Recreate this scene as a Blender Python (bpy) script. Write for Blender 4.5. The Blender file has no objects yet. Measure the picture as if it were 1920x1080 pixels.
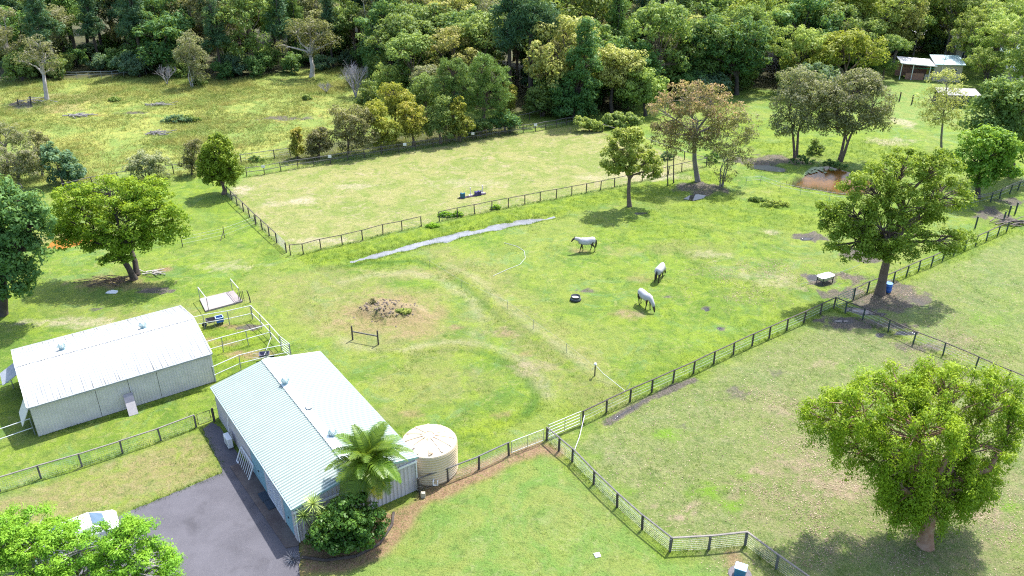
import bpy, bmesh, math, random
import numpy as np
from mathutils import Vector, Matrix

SC = bpy.context.scene
COL = SC.collection
R = math.radians

# ------------------------------------------------------------------ camera
FPX, PITCH, CAM_H = 1553.0, R(27.5), 35.0          # focal length in 1920-px units, tilt down, height of the drone
cd_ = bpy.data.cameras.new('camera'); cam = bpy.data.objects.new('camera', cd_); COL.objects.link(cam)
cd_.sensor_width = 36.0; cd_.lens = 36.0 * FPX / 1920.0
cd_.clip_start = 0.5; cd_.clip_end = 4000
cam.location = (0, 0, CAM_H); cam.rotation_euler = (math.pi / 2 - PITCH, 0, 0)
SC.camera = cam

# ------------------------------------------------------------------ sky, sun, exposure
SUN_EL, SUN_AZ = R(60), R(55)                        # azimuth counted from +X towards +Y
W = bpy.data.worlds.new('World'); SC.world = W; W.use_nodes = True
wn = W.node_tree.nodes; wl = W.node_tree.links
sky = wn.new('ShaderNodeTexSky'); sky.sky_type = 'NISHITA'; sky.sun_disc = False
sky.sun_elevation = SUN_EL; sky.sun_rotation = math.pi / 2 - SUN_AZ
sky.air_density = 1.0; sky.dust_density = 2.2; sky.ozone_density = 1.0
wn['Background'].inputs['Strength'].default_value = 0.15
wl.new(sky.outputs[0], wn['Background'].inputs['Color'])
sl = bpy.data.lights.new('sun', 'SUN'); sun = bpy.data.objects.new('sun', sl); COL.objects.link(sun)
sl.energy = 3.4; sl.angle = R(1.0); sl.color = (1.0, 0.968, 0.92)
sd = Vector((math.cos(SUN_EL) * math.cos(SUN_AZ), math.cos(SUN_EL) * math.sin(SUN_AZ), math.sin(SUN_EL)))
sun.rotation_euler = sd.to_track_quat('Z', 'Y').to_euler(); sun.location = sd * 300
SC.view_settings.view_transform = 'Standard'; SC.view_settings.look = 'None'
SC.view_settings.exposure = 1.47; SC.view_settings.gamma = 1.0; SC.view_settings.use_curve_mapping = False
SC.cycles.max_bounces = 6; SC.cycles.diffuse_bounces = 3; SC.cycles.transmission_bounces = 4
SC.cycles.pixel_filter_type = 'BLACKMAN_HARRIS'; SC.cycles.filter_width = 1.15; SC.cycles.use_denoising = False
SC.cycles.caustics_reflective = False; SC.cycles.caustics_refractive = False

# ------------------------------------------------------------------ survey: where the sight line of a photo point meets the ground / a plane
_c, _s = math.cos(PITCH), math.sin(PITCH)
def _ray(px, py):
    u = (px - 960) / FPX; v = (py - 540) / FPX
    return u, _c - v * _s, -(_s + v * _c)
def G(px, py, z=0.0):
    r = _ray(px, py); t = (z - CAM_H) / r[2]
    return Vector((r[0] * t, r[1] * t, z))
def AT(px, py, Y):
    r = _ray(px, py); t = Y / r[1]
    return Vector((r[0] * t, Y, CAM_H + r[2] * t))
def PPM(p):                                           # photo pixels per metre at a point
    return FPX / (p[1] * _c + (CAM_H - p[2]) * _s)

# ------------------------------------------------------------------ value noise for numpy
def vnoise(x, y, seed=0):
    xi = np.floor(x).astype(np.int64); yi = np.floor(y).astype(np.int64)
    xf = x - xi; yf = y - yi
    xf = xf * xf * (3 - 2 * xf); yf = yf * yf * (3 - 2 * yf)
    def h(a, b):
        n = (a * 374761393 + b * 668265263 + seed * 1274126177) & 0xffffffff
        n = ((n ^ (n >> 13)) * 1274126177) & 0xffffffff
        return ((n ^ (n >> 16)) & 0xffff) / 65535.0
    return (h(xi, yi) * (1 - xf) + h(xi + 1, yi) * xf) * (1 - yf) + (h(xi, yi + 1) * (1 - xf) + h(xi + 1, yi + 1) * xf) * yf
def fbm(x, y, seed=0, o=4):
    s = 0; a = 0.5
    for i in range(o):
        s = s + a * vnoise(x * 2 ** i, y * 2 ** i, seed + i * 17); a *= 0.5
    return s / (1 - 0.5 ** o)

# ------------------------------------------------------------------ object helpers
def tag(o, label=None, cat=None, group=None, kind=None):
    if label: o['label'] = label
    if cat: o['category'] = cat
    if group: o['group'] = group
    if kind: o['kind'] = kind
    return o
def empty(name, loc=(0, 0, 0), rz=0.0):
    o = bpy.data.objects.new(name, None); COL.objects.link(o)
    o.location = loc; o.rotation_euler = (0, 0, rz); o.empty_display_size = 0.2
    return o
def link(name, me, parent=None, loc=None, rz=0.0):
    o = bpy.data.objects.new(name, me); COL.objects.link(o)
    if parent is not None: o.parent = parent
    if loc is not None: o.location = loc
    o.rotation_euler = (0, 0, rz)
    return o
def children(o): return [c for c in COL.objects if c.parent == o]
def copy_tree(root, loc, rz=0.0, sc=None):
    c = root.copy(); COL.objects.link(c); c.location = loc; c.rotation_euler = (0, 0, rz)
    if sc is not None: c.scale = sc
    for ch in root.children:
        k = ch.copy(); COL.objects.link(k); k.parent = c
        for g in ch.children:
            d = g.copy(); COL.objects.link(d); d.parent = k
    return c
def fast_mesh(name, V, F, mat, smooth=False, attrs=None):
    """V (n,3) array, F (m,3|4) array"""
    V = np.asarray(V, np.float32); F = np.asarray(F, np.int32)
    me = bpy.data.meshes.new(name)
    n = F.shape[1]
    me.vertices.add(len(V)); me.vertices.foreach_set('co', V.ravel())
    me.loops.add(F.size); me.loops.foreach_set('vertex_index', F.ravel())
    me.polygons.add(len(F)); me.polygons.foreach_set('loop_start', np.arange(0, F.size, n, dtype=np.int32))
    if smooth: me.polygons.foreach_set('use_smooth', np.ones(len(F), bool))
    me.update(calc_edges=True)
    if mat is not None: me.materials.append(mat)
    if attrs:
        for k, a in attrs.items():
            at = me.attributes.new(k, 'FLOAT', 'POINT'); at.data.foreach_set('value', np.asarray(a, np.float32))
    return me

class MB:
    """collects shapes into one mesh"""
    def __init__(s): s.v = []; s.f = []
    def add(s, vs, fs):
        n = len(s.v); s.v += [tuple(p) for p in vs]; s.f += [tuple(i + n for i in f) for f in fs]; return s
    def box(s, c, d, rz=0.0, M=None):
        x, y, z = d[0] / 2, d[1] / 2, d[2] / 2
        vs = [Vector((sx * x, sy * y, sz * z)) for sz in (-1, 1) for sy in (-1, 1) for sx in (-1, 1)]
        m = M if M is not None else Matrix.Rotation(rz, 3, 'Z')
        vs = [m @ v + Vector(c) for v in vs]
        return s.add(vs, [(0, 2, 3, 1), (4, 5, 7, 6), (0, 1, 5, 4), (2, 6, 7, 3), (0, 4, 6, 2), (1, 3, 7, 5)])
    def bar(s, a, b, w, h=None, up=(0, 0, 1)):
        a = Vector(a); b = Vector(b); h = h or w; d = b - a
        if d.length < 1e-6: return s
        z = d.normalized(); u = Vector(up)
        if abs(z.dot(u)) > .98: u = Vector((1, 0, 0))
        x = z.cross(u).normalized(); y = x.cross(z)
        M = Matrix((x, y, z)).transposed()
        return s.box((a + b) / 2, (w, h, d.length), M=M)
    def tube(s, pts, rad, n=6, cap=True):
        pts = [Vector(p) for p in pts]
        if not hasattr(rad, '__len__'): rad = [rad] * len(pts)
        base = len(s.v); prev = None
        for i, p in enumerate(pts):
            t = (pts[min(i + 1, len(pts) - 1)] - pts[max(i - 1, 0)])
            t = t.normalized() if t.length > 1e-9 else Vector((0, 0, 1))
            if prev is None:
                u = Vector((1, 0, 0)) if abs(t.x) < .8 else Vector((0, 1, 0))
                x = t.cross(u).normalized()
            else:
                x = (prev - t * prev.dot(t)).normalized()
            prev = x; y = t.cross(x)
            for k in range(n):
                a = 2 * math.pi * k / n
                s.v.append(tuple(p + (x * math.cos(a) + y * math.sin(a)) * rad[i]))
        for i in range(len(pts) - 1):
            for k in range(n):
                a = base + i * n + k; b = base + i * n + (k + 1) % n
                s.f.append((a, b, b + n, a + n))
        if cap:
            s.f.append(tuple(base + k for k in range(n))[::-1])
            e = base + (len(pts) - 1) * n; s.f.append(tuple(e + k for k in range(n)))
        return s
    def lathe(s, c, prof, n=24, sx=1.0, sy=1.0):
        c = Vector(c); base = len(s.v)
        for (r, z) in prof:
            for k in range(n):
                a = 2 * math.pi * k / n
                s.v.append((c.x + r * math.cos(a) * sx, c.y + r * math.sin(a) * sy, c.z + z))
        for i in range(len(prof) - 1):
            for k in range(n):
                a = base + i * n + k; b = base + i * n + (k + 1) % n
                s.f.append((a, b, b + n, a + n))
        s.f.append(tuple(base + k for k in range(n))[::-1])
        e = base + (len(prof) - 1) * n; s.f.append(tuple(e + k for k in range(n)))
        return s
    def mesh(s, name, mat, smooth=False, bevel=0.0):
        me = bpy.data.meshes.new(name); me.from_pydata(s.v, [], s.f)
        bm = bmesh.new(); bm.from_mesh(me)
        bmesh.ops.recalc_face_normals(bm, faces=bm.faces)
        if bevel > 0:
            bmesh.ops.bevel(bm, geom=[e for e in bm.edges if e.calc_face_angle(0) > .5], offset=bevel, segments=1, affect='EDGES', clamp_overlap=True)
        bm.to_mesh(me); bm.free()
        if smooth: me.polygons.foreach_set('use_smooth', np.ones(len(me.polygons), bool))
        me.materials.append(mat); me.update()
        return me
    def build(s, name, mat, parent=None, smooth=False, bevel=0.0, loc=None, rz=0.0):
        return link(name, s.mesh(name, mat, smooth, bevel), parent, loc, rz)

# ------------------------------------------------------------------ materials
def nd(nt, t, **kw):
    n = nt.nodes.new(t)
    for k, v in kw.items(): setattr(n, k, v)
    return n
def c4(c): return (c[0], c[1], c[2], 1.0)
def new_mat(name):
    m = bpy.data.materials.new(name); m.use_nodes = True
    nt = m.node_tree; return m, nt, nt.nodes['Principled BSDF'], nt.nodes['Material Output']
def mixc(nt, fac, a, b, mode='MIX'):
    n = nt.nodes.new('ShaderNodeMix'); n.data_type = 'RGBA'; n.blend_type = mode; n.clamp_factor = True
    for sock, v in ((0, fac), (6, a), (7, b)):
        if isinstance(v, bpy.types.NodeSocket): nt.links.new(v, n.inputs[sock])
        elif sock == 0: n.inputs[0].default_value = v
        else: n.inputs[sock].default_value = c4(v)
    return n.outputs[2]
def noise(nt, scale, detail=4, rough=.55, vec=None, dist=0.0):
    n = nt.nodes.new('ShaderNodeTexNoise'); n.inputs['Scale'].default_value = scale
    n.inputs['Detail'].default_value = detail; n.inputs['Roughness'].default_value = rough; n.inputs['Distortion'].default_value = dist
    if vec is not None: nt.links.new(vec, n.inputs['Vector'])
    return n.outputs['Fac']
def ramp(nt, fac, lo, hi, smooth=True):
    n = nt.nodes.new('ShaderNodeMapRange'); n.inputs[1].default_value = lo; n.inputs[2].default_value = hi
    n.interpolation_type = 'SMOOTHSTEP' if smooth else 'LINEAR'
    nt.links.new(fac, n.inputs[0]); return n.outputs[0]
def mul(nt, a, b, op='MULTIPLY'):
    n = nt.nodes.new('ShaderNodeMath'); n.operation = op; n.use_clamp = False
    for i, v in enumerate((a, b)):
        if isinstance(v, bpy.types.NodeSocket): nt.links.new(v, n.inputs[i])
        else: n.inputs[i].default_value = v
    return n.outputs[0]
def bump(nt, bsdf, h, strength=.3, dist=.02):
    b = nt.nodes.new('ShaderNodeBump'); b.inputs['Strength'].default_value = strength; b.inputs['Distance'].default_value = dist
    nt.links.new(h, b.inputs['Height']); nt.links.new(b.outputs[0], bsdf.inputs['Normal'])
def geo_pos(nt): return nt.nodes.new('ShaderNodeNewGeometry').outputs['Position']
def obj_pos(nt): return nt.nodes.new('ShaderNodeTexCoord').outputs['Object']
MATS = {}
def mat(name, c1, c2=None, scale=3.0, rough=.7, bmp=0.0, metal=0.0, spec=.4, fine=None):
    """two tones of one surface, broken up by noise, fine relief"""
    if name in MATS: return MATS[name]
    m, nt, b, o = new_mat(name)
    c2 = c2 or tuple(x * .8 for x in c1)
    v = geo_pos(nt)
    f = ramp(nt, noise(nt, scale, 6, .65, v), .3, .72)
    col = mixc(nt, f, c1, c2)
    f2 = noise(nt, fine or scale * 9, 3, .6, v)
    col = mixc(nt, ramp(nt, f2, .2, .8), col, (1, 1, 1), 'MULTIPLY') if False else mixc(nt, mul(nt, ramp(nt, f2, .35, .8), .3), col, tuple(x * .55 for x in c1))
    nt.links.new(col, b.inputs['Base Color'])
    b.inputs['Roughness'].default_value = rough; b.inputs['Metallic'].default_value = metal
    b.inputs['Specular IOR Level'].default_value = spec
    if bmp > 0: bump(nt, b, f2, bmp)
    MATS[name] = m; return m
LEAF_GAIN = 1.75
def leaf_mat(name, c1, c2, tip=None, tip_z=(0, 1), trans=.42, rough=.55, spread=.55, tipw=.7):
    """leaf colours: every leaf its own tone, clumps shift slowly, tip = young growth / blossom high in the crown"""
    if name in MATS: return MATS[name]
    m, nt, b, o = new_mat(name)
    K = LEAF_GAIN; c1, c2 = tuple(x * K for x in c1), tuple(x * K for x in c2); tip = tuple(x * K for x in tip) if tip else None
    g = nt.nodes.new('ShaderNodeNewGeometry')
    tc = obj_pos(nt)
    oi = nt.nodes.new('ShaderNodeObjectInfo')
    n1 = noise(nt, .55, 3, .6, tc)
    f = mul(nt, mul(nt, g.outputs['Random Per Island'], spread), mul(nt, ramp(nt, n1, .3, .7), 1 - spread), 'ADD')
    col = mixc(nt, f, c1, c2)
    if tip:
        at = nt.nodes.new('ShaderNodeAttribute'); at.attribute_name = 'tip'
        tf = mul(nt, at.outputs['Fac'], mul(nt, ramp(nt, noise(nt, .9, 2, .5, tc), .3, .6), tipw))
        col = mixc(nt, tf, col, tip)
    hs = nt.nodes.new('ShaderNodeHueSaturation')
    hv = nt.nodes.new('ShaderNodeMapRange'); hv.inputs[3].default_value = .485; hv.inputs[4].default_value = .515
    nt.links.new(oi.outputs['Random'], hv.inputs[0]); nt.links.new(hv.outputs[0], hs.inputs['Hue'])
    vv = nt.nodes.new('ShaderNodeMapRange'); vv.inputs[3].default_value = .82; vv.inputs[4].default_value = 1.15
    nt.links.new(mul(nt, mul(nt, oi.outputs['Random'], 7.31), 1.0, 'MODULO'), vv.inputs[0]); nt.links.new(vv.outputs[0], hs.inputs['Value'])
    nt.links.new(col, hs.inputs['Color']); col = hs.outputs['Color']
    nt.links.new(col, b.inputs['Base Color']); b.inputs['Roughness'].default_value = rough
    b.inputs['Specular IOR Level'].default_value = .25
    t = nt.nodes.new('ShaderNodeBsdfTranslucent'); nt.links.new(mixc(nt, .3, col, (.42, .50, .02)), t.inputs['Color'])
    mx = nt.nodes.new('ShaderNodeMixShader'); mx.inputs[0].default_value = trans
    nt.links.new(b.outputs[0], mx.inputs[1]); nt.links.new(t.outputs[0], mx.inputs[2]); nt.links.new(mx.outputs[0], o.inputs['Surface'])
    MATS[name] = m; return m

# ================================================================== THE GROUND
def seg_dist(X, Y, pts, closed=False):
    d = np.full(X.shape, 1e9); T = np.zeros(X.shape); L = 0.0
    n = len(pts); 
    for i in range(n if closed else n - 1):
        ax, ay = pts[i][0], pts[i][1]; bx, by = pts[(i + 1) % n][0], pts[(i + 1) % n][1]
        vx, vy = bx - ax, by - ay; l2 = vx * vx + vy * vy + 1e-9
        t = np.clip(((X - ax) * vx + (Y - ay) * vy) / l2, 0, 1)
        dd = np.hypot(X - ax - t * vx, Y - ay - t * vy)
        d = np.minimum(d, dd)
    return d
def inside(X, Y, pts):
    r = np.zeros(X.shape, bool); n = len(pts)
    for i in range(n):
        ax, ay = pts[i][0], pts[i][1]; bx, by = pts[(i + 1) % n][0], pts[(i + 1) % n][1]
        if ay == by: continue
        c = ((ay > Y) != (by > Y)) & (X < (bx - ax) * (Y - ay) / (by - ay) + ax)
        r ^= c
    return r
def sstep(x, a, b):
    t = np.clip((x - a) / (b - a), 0, 1); return t * t * (3 - 2 * t)
def P2(lst): return [tuple(G(*p)[:2]) for p in lst]
def m_poly(X, Y, px, soft=.5, wob=0.0, seed=3):
    pts = P2(px); d = seg_dist(X, Y, pts, True); s = np.where(inside(X, Y, pts), -d, d)
    if wob: s = s + (fbm(X * .35, Y * .35, seed, 4) - .5) * 2 * wob
    return 1 - sstep(s, -soft, soft)
def m_line(X, Y, px, w, soft=.4, wob=0.0, seed=5):
    d = seg_dist(X, Y, P2(px))
    if wob: d = d + (fbm(X * .6, Y * .6, seed, 3) - .5) * 2 * wob
    return 1 - sstep(d, w - soft, w + soft)
def m_blob(X, Y, px, py, rx, ry, wob=.35, seed=7, soft=.5):
    c = G(px, py); k = PPM(c); rxm = rx / k; rym = abs(G(px, py - ry)[1] - G(px, py + ry)[1]) / 2
    s = np.hypot((X - c[0]) / rxm, (Y - c[1]) / rym)
    q = 1.7 / max(min(rym, rxm), .5); s = s + (fbm(X * q, Y * q, seed + int(px), 5) - .5) * 4.4 * wob
    return 1 - sstep(s, 1 - soft, 1 + soft * .6)

DITCH = [(655, 489), (700, 480), (745, 468), (800, 455), (860, 441), (920, 428), (975, 417), (1015, 409), (1050, 402)]
POND_R = [(1488, 347), (1502, 334), (1518, 322), (1530, 312), (1552, 309), (1575, 315), (1600, 322), (1632, 336), (1640, 352), (1610, 364), (1575, 362), (1545, 356), (1515, 352)]
CREEK_R = [(1412, 309), (1440, 309), (1470, 315), (1470, 321), (1445, 319), (1412, 314)]
POND_L = [(84, 462), (94, 450), (120, 442), (150, 440), (185, 438), (205, 442), (180, 450), (150, 455), (115, 464)]
GRASS_POOL = [(1284, 372), (1294, 366), (1308, 364), (1322, 366), (1318, 371), (1300, 375)]
def height(X, Y):
    X = np.asarray(X, float); Y = np.asarray(Y, float)
    h = (fbm(X * .07, Y * .07, 11, 3) - .5) * .16 + (fbm(X * .5, Y * .5, 12, 2) - .5) * .05
    h = h * (1 - .9 * sstep(X, -42, -36) * (1 - sstep(X, -3, 3)) * (1 - sstep(Y, 58, 64)))      # levelled pad of the sheds and the drive
    far = sstep(Y, 105, 140)
    h = h + far * (fbm(X * .12, Y * .12, 13, 3) - .5) * .5
    near = (X > -60) & (X < 75) & (Y < 125)
    h = h - .22 * np.where(near, m_line(X, Y, DITCH, .62, .6, .8), 0)
    h = h - .45 * m_poly(X, Y, POND_R, .9, .3) - .35 * m_poly(X, Y, CREEK_R, .8, .2) - .4 * m_poly(X, Y, POND_L, .8, .2) - .25 * m_poly(X, Y, GRASS_POOL, .6, .2)
    h = h + .55 * m_blob(X, Y, 725, 582, 50, 15, .35) + .25 * m_blob(X, Y, 755, 594, 45, 14, .35)
    h = h + np.where(near, .10 * m_line(X, Y, [(905, 565), (950, 602), (1010, 648), (1080, 700), (1120, 730)], 1.3, 1.1), 0)
    h = h - np.where(near, .09 * m_line(X, Y, [(790, 490), (840, 510), (880, 545), (930, 590), (990, 630), (1060, 690), (1120, 730)], .5, .5), 0)
    h = h - np.where(near, .10 * m_line(X, Y, [(850, 650), (900, 655), (950, 675), (990, 705), (1010, 745), (990, 770)], .5, .5), 0)
    return h
def HZ(x, y): return float(height(np.array([float(x)]), np.array([float(y)]))[0])
def GP(px, py, dz=0.0):
    p = G(px, py); p.z = HZ(p.x, p.y) + dz; return p

# axis with fine steps where the photo looks, coarse ones out to the horizon
def axis(a, b, step, far, grow=1.35):
    v = list(np.arange(a, b + 1e-6, step)); s = step
    lo = [a]; 
    while lo[-1] > -far: s *= grow; lo.append(lo[-1] - s)
    s = step; hi = [b]
    while hi[-1] < far: s *= grow; hi.append(hi[-1] + s)
    return np.array(lo[:0:-1] + v + hi[1:])
ax = axis(-82, 82, .36, 1800); 
ay1 = np.arange(26, 100, .34); ay2 = np.arange(100, 160, .6)
s_ = .6; ay3 = [160.0]
while ay3[-1] < 1900: s_ *= 1.12; ay3.append(ay3[-1] + s_)
s_ = .5; ay0 = [26.0]
while ay0[-1] > -1500: s_ *= 1.4; ay0.append(ay0[-1] - s_)
ay = np.concatenate([np.array(ay0[:0:-1]), ay1, ay2, np.array(ay3)])
GX, GY = np.meshgrid(ax, ay); X = GX.ravel(); Y = GY.ravel()
Zg = height(X, Y)

ARENA = [(546, 478), (432, 371), (455, 335), (560, 314), (700, 293), (812, 276), (981, 249), (1080, 234), (1140, 252), (1290, 298), (1322, 314), (1229, 334), (1099, 360), (860, 408)]
A = {}
z0 = np.zeros_like(X)
arena = m_poly(X, Y, ARENA, .35, .15)
A['tan'] = arena * .92
for b in [(500, 385, 60, 14), (570, 378, 45, 12), (660, 352, 45, 8), (1200, 322, 45, 9), (620, 450, 60, 8), (1000, 330, 60, 10), (1240, 318, 60, 8), (700, 420, 50, 8)]:
    A['tan'] = np.maximum(A['tan'], m_blob(X, Y, *b) * arena * 1.0)
A['pale'] = np.maximum.reduce([m_blob(X, Y, 726, 584, 50, 15, .4) * .6, m_line(X, Y, [(830, 495), (890, 520), (945, 570), (1010, 620), (1090, 680), (1140, 720)], .35, .4, .4) * .32, m_line(X, Y, [(760, 655), (840, 640), (910, 645), (965, 668), (1010, 705), (1030, 745)], .35, .4, .3) * .45, m_line(X, Y, [(640, 640), (690, 655), (760, 655)], .4, .5, .4) * .4, m_line(X, Y, [(640, 530), (700, 515), (770, 512), (830, 525), (880, 560), (905, 600)], .45, .5, .4) * .4, m_blob(X, Y, 562, 377, 26, 8, .3), m_blob(X, Y, 452, 358, 20, 10, .4), m_blob(X, Y, 660, 350, 40, 5, .5) * .7, m_blob(X, Y, 505, 384, 20, 5, .5) * .6,
    m_blob(X, Y, 1215, 330, 75, 8, .4) * .9, m_blob(X, Y, 1118, 333, 40, 6, .4) * .6, m_blob(X, Y, 610, 452, 60, 5, .5) * .7, m_blob(X, Y, 1665, 265, 45, 7, .4) * .8, m_blob(X, Y, 1690, 230, 22, 8, .4) * .9,
    m_blob(X, Y, 130, 605, 90, 10, .5) * .75, m_blob(X, Y, 800, 262, 40, 3, .5) * .5, m_blob(X, Y, 1450, 520, 50, 16, .6) * .5, m_blob(X, Y, 1330, 478, 30, 8, .6) * .5,
    m_blob(X, Y, 440, 500, 60, 8, .6) * .5, m_blob(X, Y, 1445, 435, 14, 5, .4) * .8, m_blob(X, Y, 880, 345, 60, 6, .6) * .5, m_blob(X, Y, 1160, 860, 40, 18, .5) * .3])
# yellowed turf beside the drive, between the sheds and round the mound
A['dry'] = np.maximum.reduce([m_poly(X, Y, [(0, 935), (375, 812), (415, 885), (250, 955), (60, 985), (-80, 960)], .6, .3) * .8,
    m_blob(X, Y, 740, 588, 135, 48, .3) * .95, m_blob(X, Y, 600, 545, 120, 40, .5) * .45, m_blob(X, Y, 780, 512, 120, 12, .4) * .6, m_blob(X, Y, 930, 610, 70, 30, .5) * .4,
    m_blob(X, Y, 840, 720, 120, 45, .4) * .35, m_line(X, Y, [(560, 560), (620, 610), (680, 640), (790, 660), (860, 650)], 1.5, 1.4, .6) * .45,
    m_poly(X, Y, [(1060, 830), (1240, 740), (1560, 595), (1920, 730), (1920, 1080), (1480, 1080), (1260, 1010)], 1.5, 1.0) * .22, m_blob(X, Y, 1230, 780, 130, 30, .5) * .3,
    m_blob(X, Y, 300, 590, 160, 16, .5) * .3, m_blob(X, Y, 700, 780, 90, 20, .5) * .3, m_blob(X, Y, 1290, 465, 60, 20, .5) * .35, m_blob(X, Y, 1180, 470, 40, 10, .5) * .5,
    m_line(X, Y, [(820, 470), (900, 505), (960, 570), (1040, 640), (1100, 690)], 2.0, 1.6, .6) * .45, m_line(X, Y, [(1000, 650), (1080, 720), (1160, 760)], 2.2, 1.6, .8) * .45,
    m_blob(X, Y, 1130, 940, 100, 60, .6) * .18])
A['red'] = np.maximum.reduce([m_blob(X, Y, 742, 590, 105, 36, .4) * .5, m_blob(X, Y, 728, 585, 62, 20, .35) * .6, m_blob(X, Y, 852, 614, 12, 4, .4) * .8, m_blob(X, Y, 950, 625, 25, 8, .6) * .5, m_blob(X, Y, 985, 665, 16, 5, .6) * .6,
    m_line(X, Y, [(570, 1070), (585, 1050), (650, 1052), (715, 1030), (745, 985), (795, 940), (865, 905), (940, 870), (1010, 838), (1045, 848)], .55, .4, .35),
    m_poly(X, Y, [(565, 1075), (560, 1000), (640, 985), (760, 950), (790, 935), (770, 985), (720, 1045), (640, 1075)], .3, .15), m_poly(X, Y, [(785, 935), (785, 900), (860, 880), (1015, 822), (1030, 838), (870, 905)], .25, .2) * .9,
    m_blob(X, Y, 200, 530, 60, 12, .4) * .75, m_blob(X, Y, 250, 535, 50, 10, .4) * .6, m_blob(X, Y, 310, 505, 16, 5, .4) * .9, m_blob(X, Y, 100, 190, 110, 14, .5) * .5, m_blob(X, Y, 60, 205, 80, 8, .5) * .45,
    m_blob(X, Y, 468, 665, 46, 7, .35) * .85, m_blob(X, Y, 424, 645, 26, 6, .4) * .7, m_blob(X, Y, 440, 612, 30, 5, .4) * .8, m_blob(X, Y, 390, 637, 12, 5, .4) * .7, m_blob(X, Y, 1380, 1050, 22, 22, .3) * .85, m_blob(X, Y, 770, 775, 20, 7, .5) * .5, m_blob(X, Y, 940, 778, 22, 6, .5) * .5,
    m_blob(X, Y, 1180, 588, 34, 9, .5) * .45, m_blob(X, Y, 1090, 470, 20, 4, .4) * .6, m_blob(X, Y, 1200, 522, 22, 6, .5) * .4, m_blob(X, Y, 130, 445, 70, 14, .4) * .4, m_blob(X, Y, 895, 255, 140, 5, .5) * .2])
A['lush'] = np.maximum.reduce([m_poly(X, Y, [(555, 483), (700, 447), (860, 410), (1100, 364), (1250, 335), (1330, 320), (1390, 330), (1340, 360), (1180, 375), (1050, 400), (900, 428), (760, 458), (650, 486), (590, 500)], .6, .5),
    m_blob(X, Y, 1400, 400, 180, 50, .5) * .75, m_blob(X, Y, 1330, 560, 200, 50, .6) * .5, m_blob(X, Y, 1270, 440, 120, 35, .5) * .55, m_line(X, Y, [(1100, 770), (1260, 700), (1440, 620), (1560, 570)], 1.6, 1.0, .8) * .8,
    m_line(X, Y, [(600, 503), (690, 492), (780, 488), (840, 508), (880, 545), (930, 590), (990, 635), (1060, 690), (1120, 735)], .75, .5, .3) * 1.0, m_line(X, Y, [(700, 655), (780, 662), (850, 652), (900, 657), (950, 677), (990, 707), (1008, 745), (985, 775), (930, 800)], .65, .5, .3) * 1.0,
    m_blob(X, Y, 890, 810, 60, 35, .4) * .9, m_blob(X, Y, 745, 800, 40, 20, .4) * .7, m_poly(X, Y, [(360, 620), (470, 600), (545, 672), (405, 715)], .5, .2) * .95, m_blob(X, Y, 20, 760, 40, 70, .3) * .8,
    m_blob(X, Y, 60, 570, 120, 50, .5) * .7, m_blob(X, Y, 390, 420, 60, 60, .5) * .5, m_blob(X, Y, 330, 380, 100, 40, .5) * .6, m_line(X, Y, [(1610, 560), (1720, 512), (1900, 432)], 1.2, .8, .5) * .9,
    m_poly(X, Y, [(1400, 300), (1460, 260), (1640, 245), (1760, 290), (1800, 310), (1620, 300)], 1.5, 1.0) * .9, m_blob(X, Y, 1390, 240, 60, 40, .4), m_blob(X, Y, 1900, 300, 40, 40, .4) * .8, m_blob(X, Y, 1590, 580, 20, 12, .4) * .8,
    m_poly(X, Y, [(720, 940), (860, 880), (1010, 845), (1230, 1050), (900, 1090), (600, 1090), (720, 1040)], .8, .5) * .35, m_blob(X, Y, 520, 470, 60, 30, .5) * .4, m_line(X, Y, [(1256, 1040), (1330, 1034), (1397, 1028), (1460, 1075)], .5, .4, .2) * .9])
A['swale'] = np.maximum.reduce([m_line(X, Y, [(600, 504), (690, 493), (780, 489), (840, 509), (880, 546), (930, 592), (990, 637), (1060, 692), (1120, 736)], .28, .3, .25), m_line(X, Y, [(780, 664), (850, 654), (900, 659), (950, 679), (990, 709), (1006, 745), (985, 773)], .28, .3, .25), m_line(X, Y, [(946, 580), (1000, 625), (1060, 668), (1110, 705)], .2, .25, .25) * .7, m_line(X, Y, [(1100, 776), (1260, 706), (1440, 624), (1555, 575)], .3, .3, .3) * .6])
A['fresh'] = np.maximum.reduce([m_blob(X, Y, 1245, 812, 34, 12, .4), m_blob(X, Y, 1340, 920, 46, 14, .5), m_blob(X, Y, 1370, 945, 30, 12, .5), m_blob(X, Y, 1400, 893, 24, 9, .5), m_blob(X, Y, 1180, 920, 20, 8, .5) * .7, m_blob(X, Y, 1620, 690, 40, 12, .5) * .6, m_blob(X, Y, 1850, 600, 50, 14, .5) * .5, m_blob(X, Y, 1890, 950, 25, 10, .4), m_blob(X, Y, 1120, 855, 20, 8, .5) * .6, m_blob(X, Y, 1470, 850, 30, 10, .5) * .5])
A['bald'] = np.maximum.reduce([m_blob(X, Y, 1300, 950, 18, 10, .5) * .9, m_blob(X, Y, 1418, 886, 22, 8, .5) * .8, m_blob(X, Y, 1450, 888, 12, 6, .5) * .9, m_blob(X, Y, 1492, 868, 40, 16, .6) * .7, m_blob(X, Y, 1275, 970, 18, 6, .5), m_blob(X, Y, 1220, 950, 12, 8, .5) * .7, m_blob(X, Y, 1570, 910, 60, 22, .6) * .8, m_blob(X, Y, 1820, 960, 40, 16, .5) * .7, m_blob(X, Y, 1460, 770, 30, 10, .6) * .5, m_blob(X, Y, 1545, 680, 24, 8, .6) * .5, m_blob(X, Y, 1790, 640, 40, 9, .6) * .4, m_blob(X, Y, 1182, 588, 26, 7, .5) * .6, m_blob(X, Y, 940, 625, 30, 9, .6) * .6, m_blob(X, Y, 1000, 690, 40, 12, .6) * .45])
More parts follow.
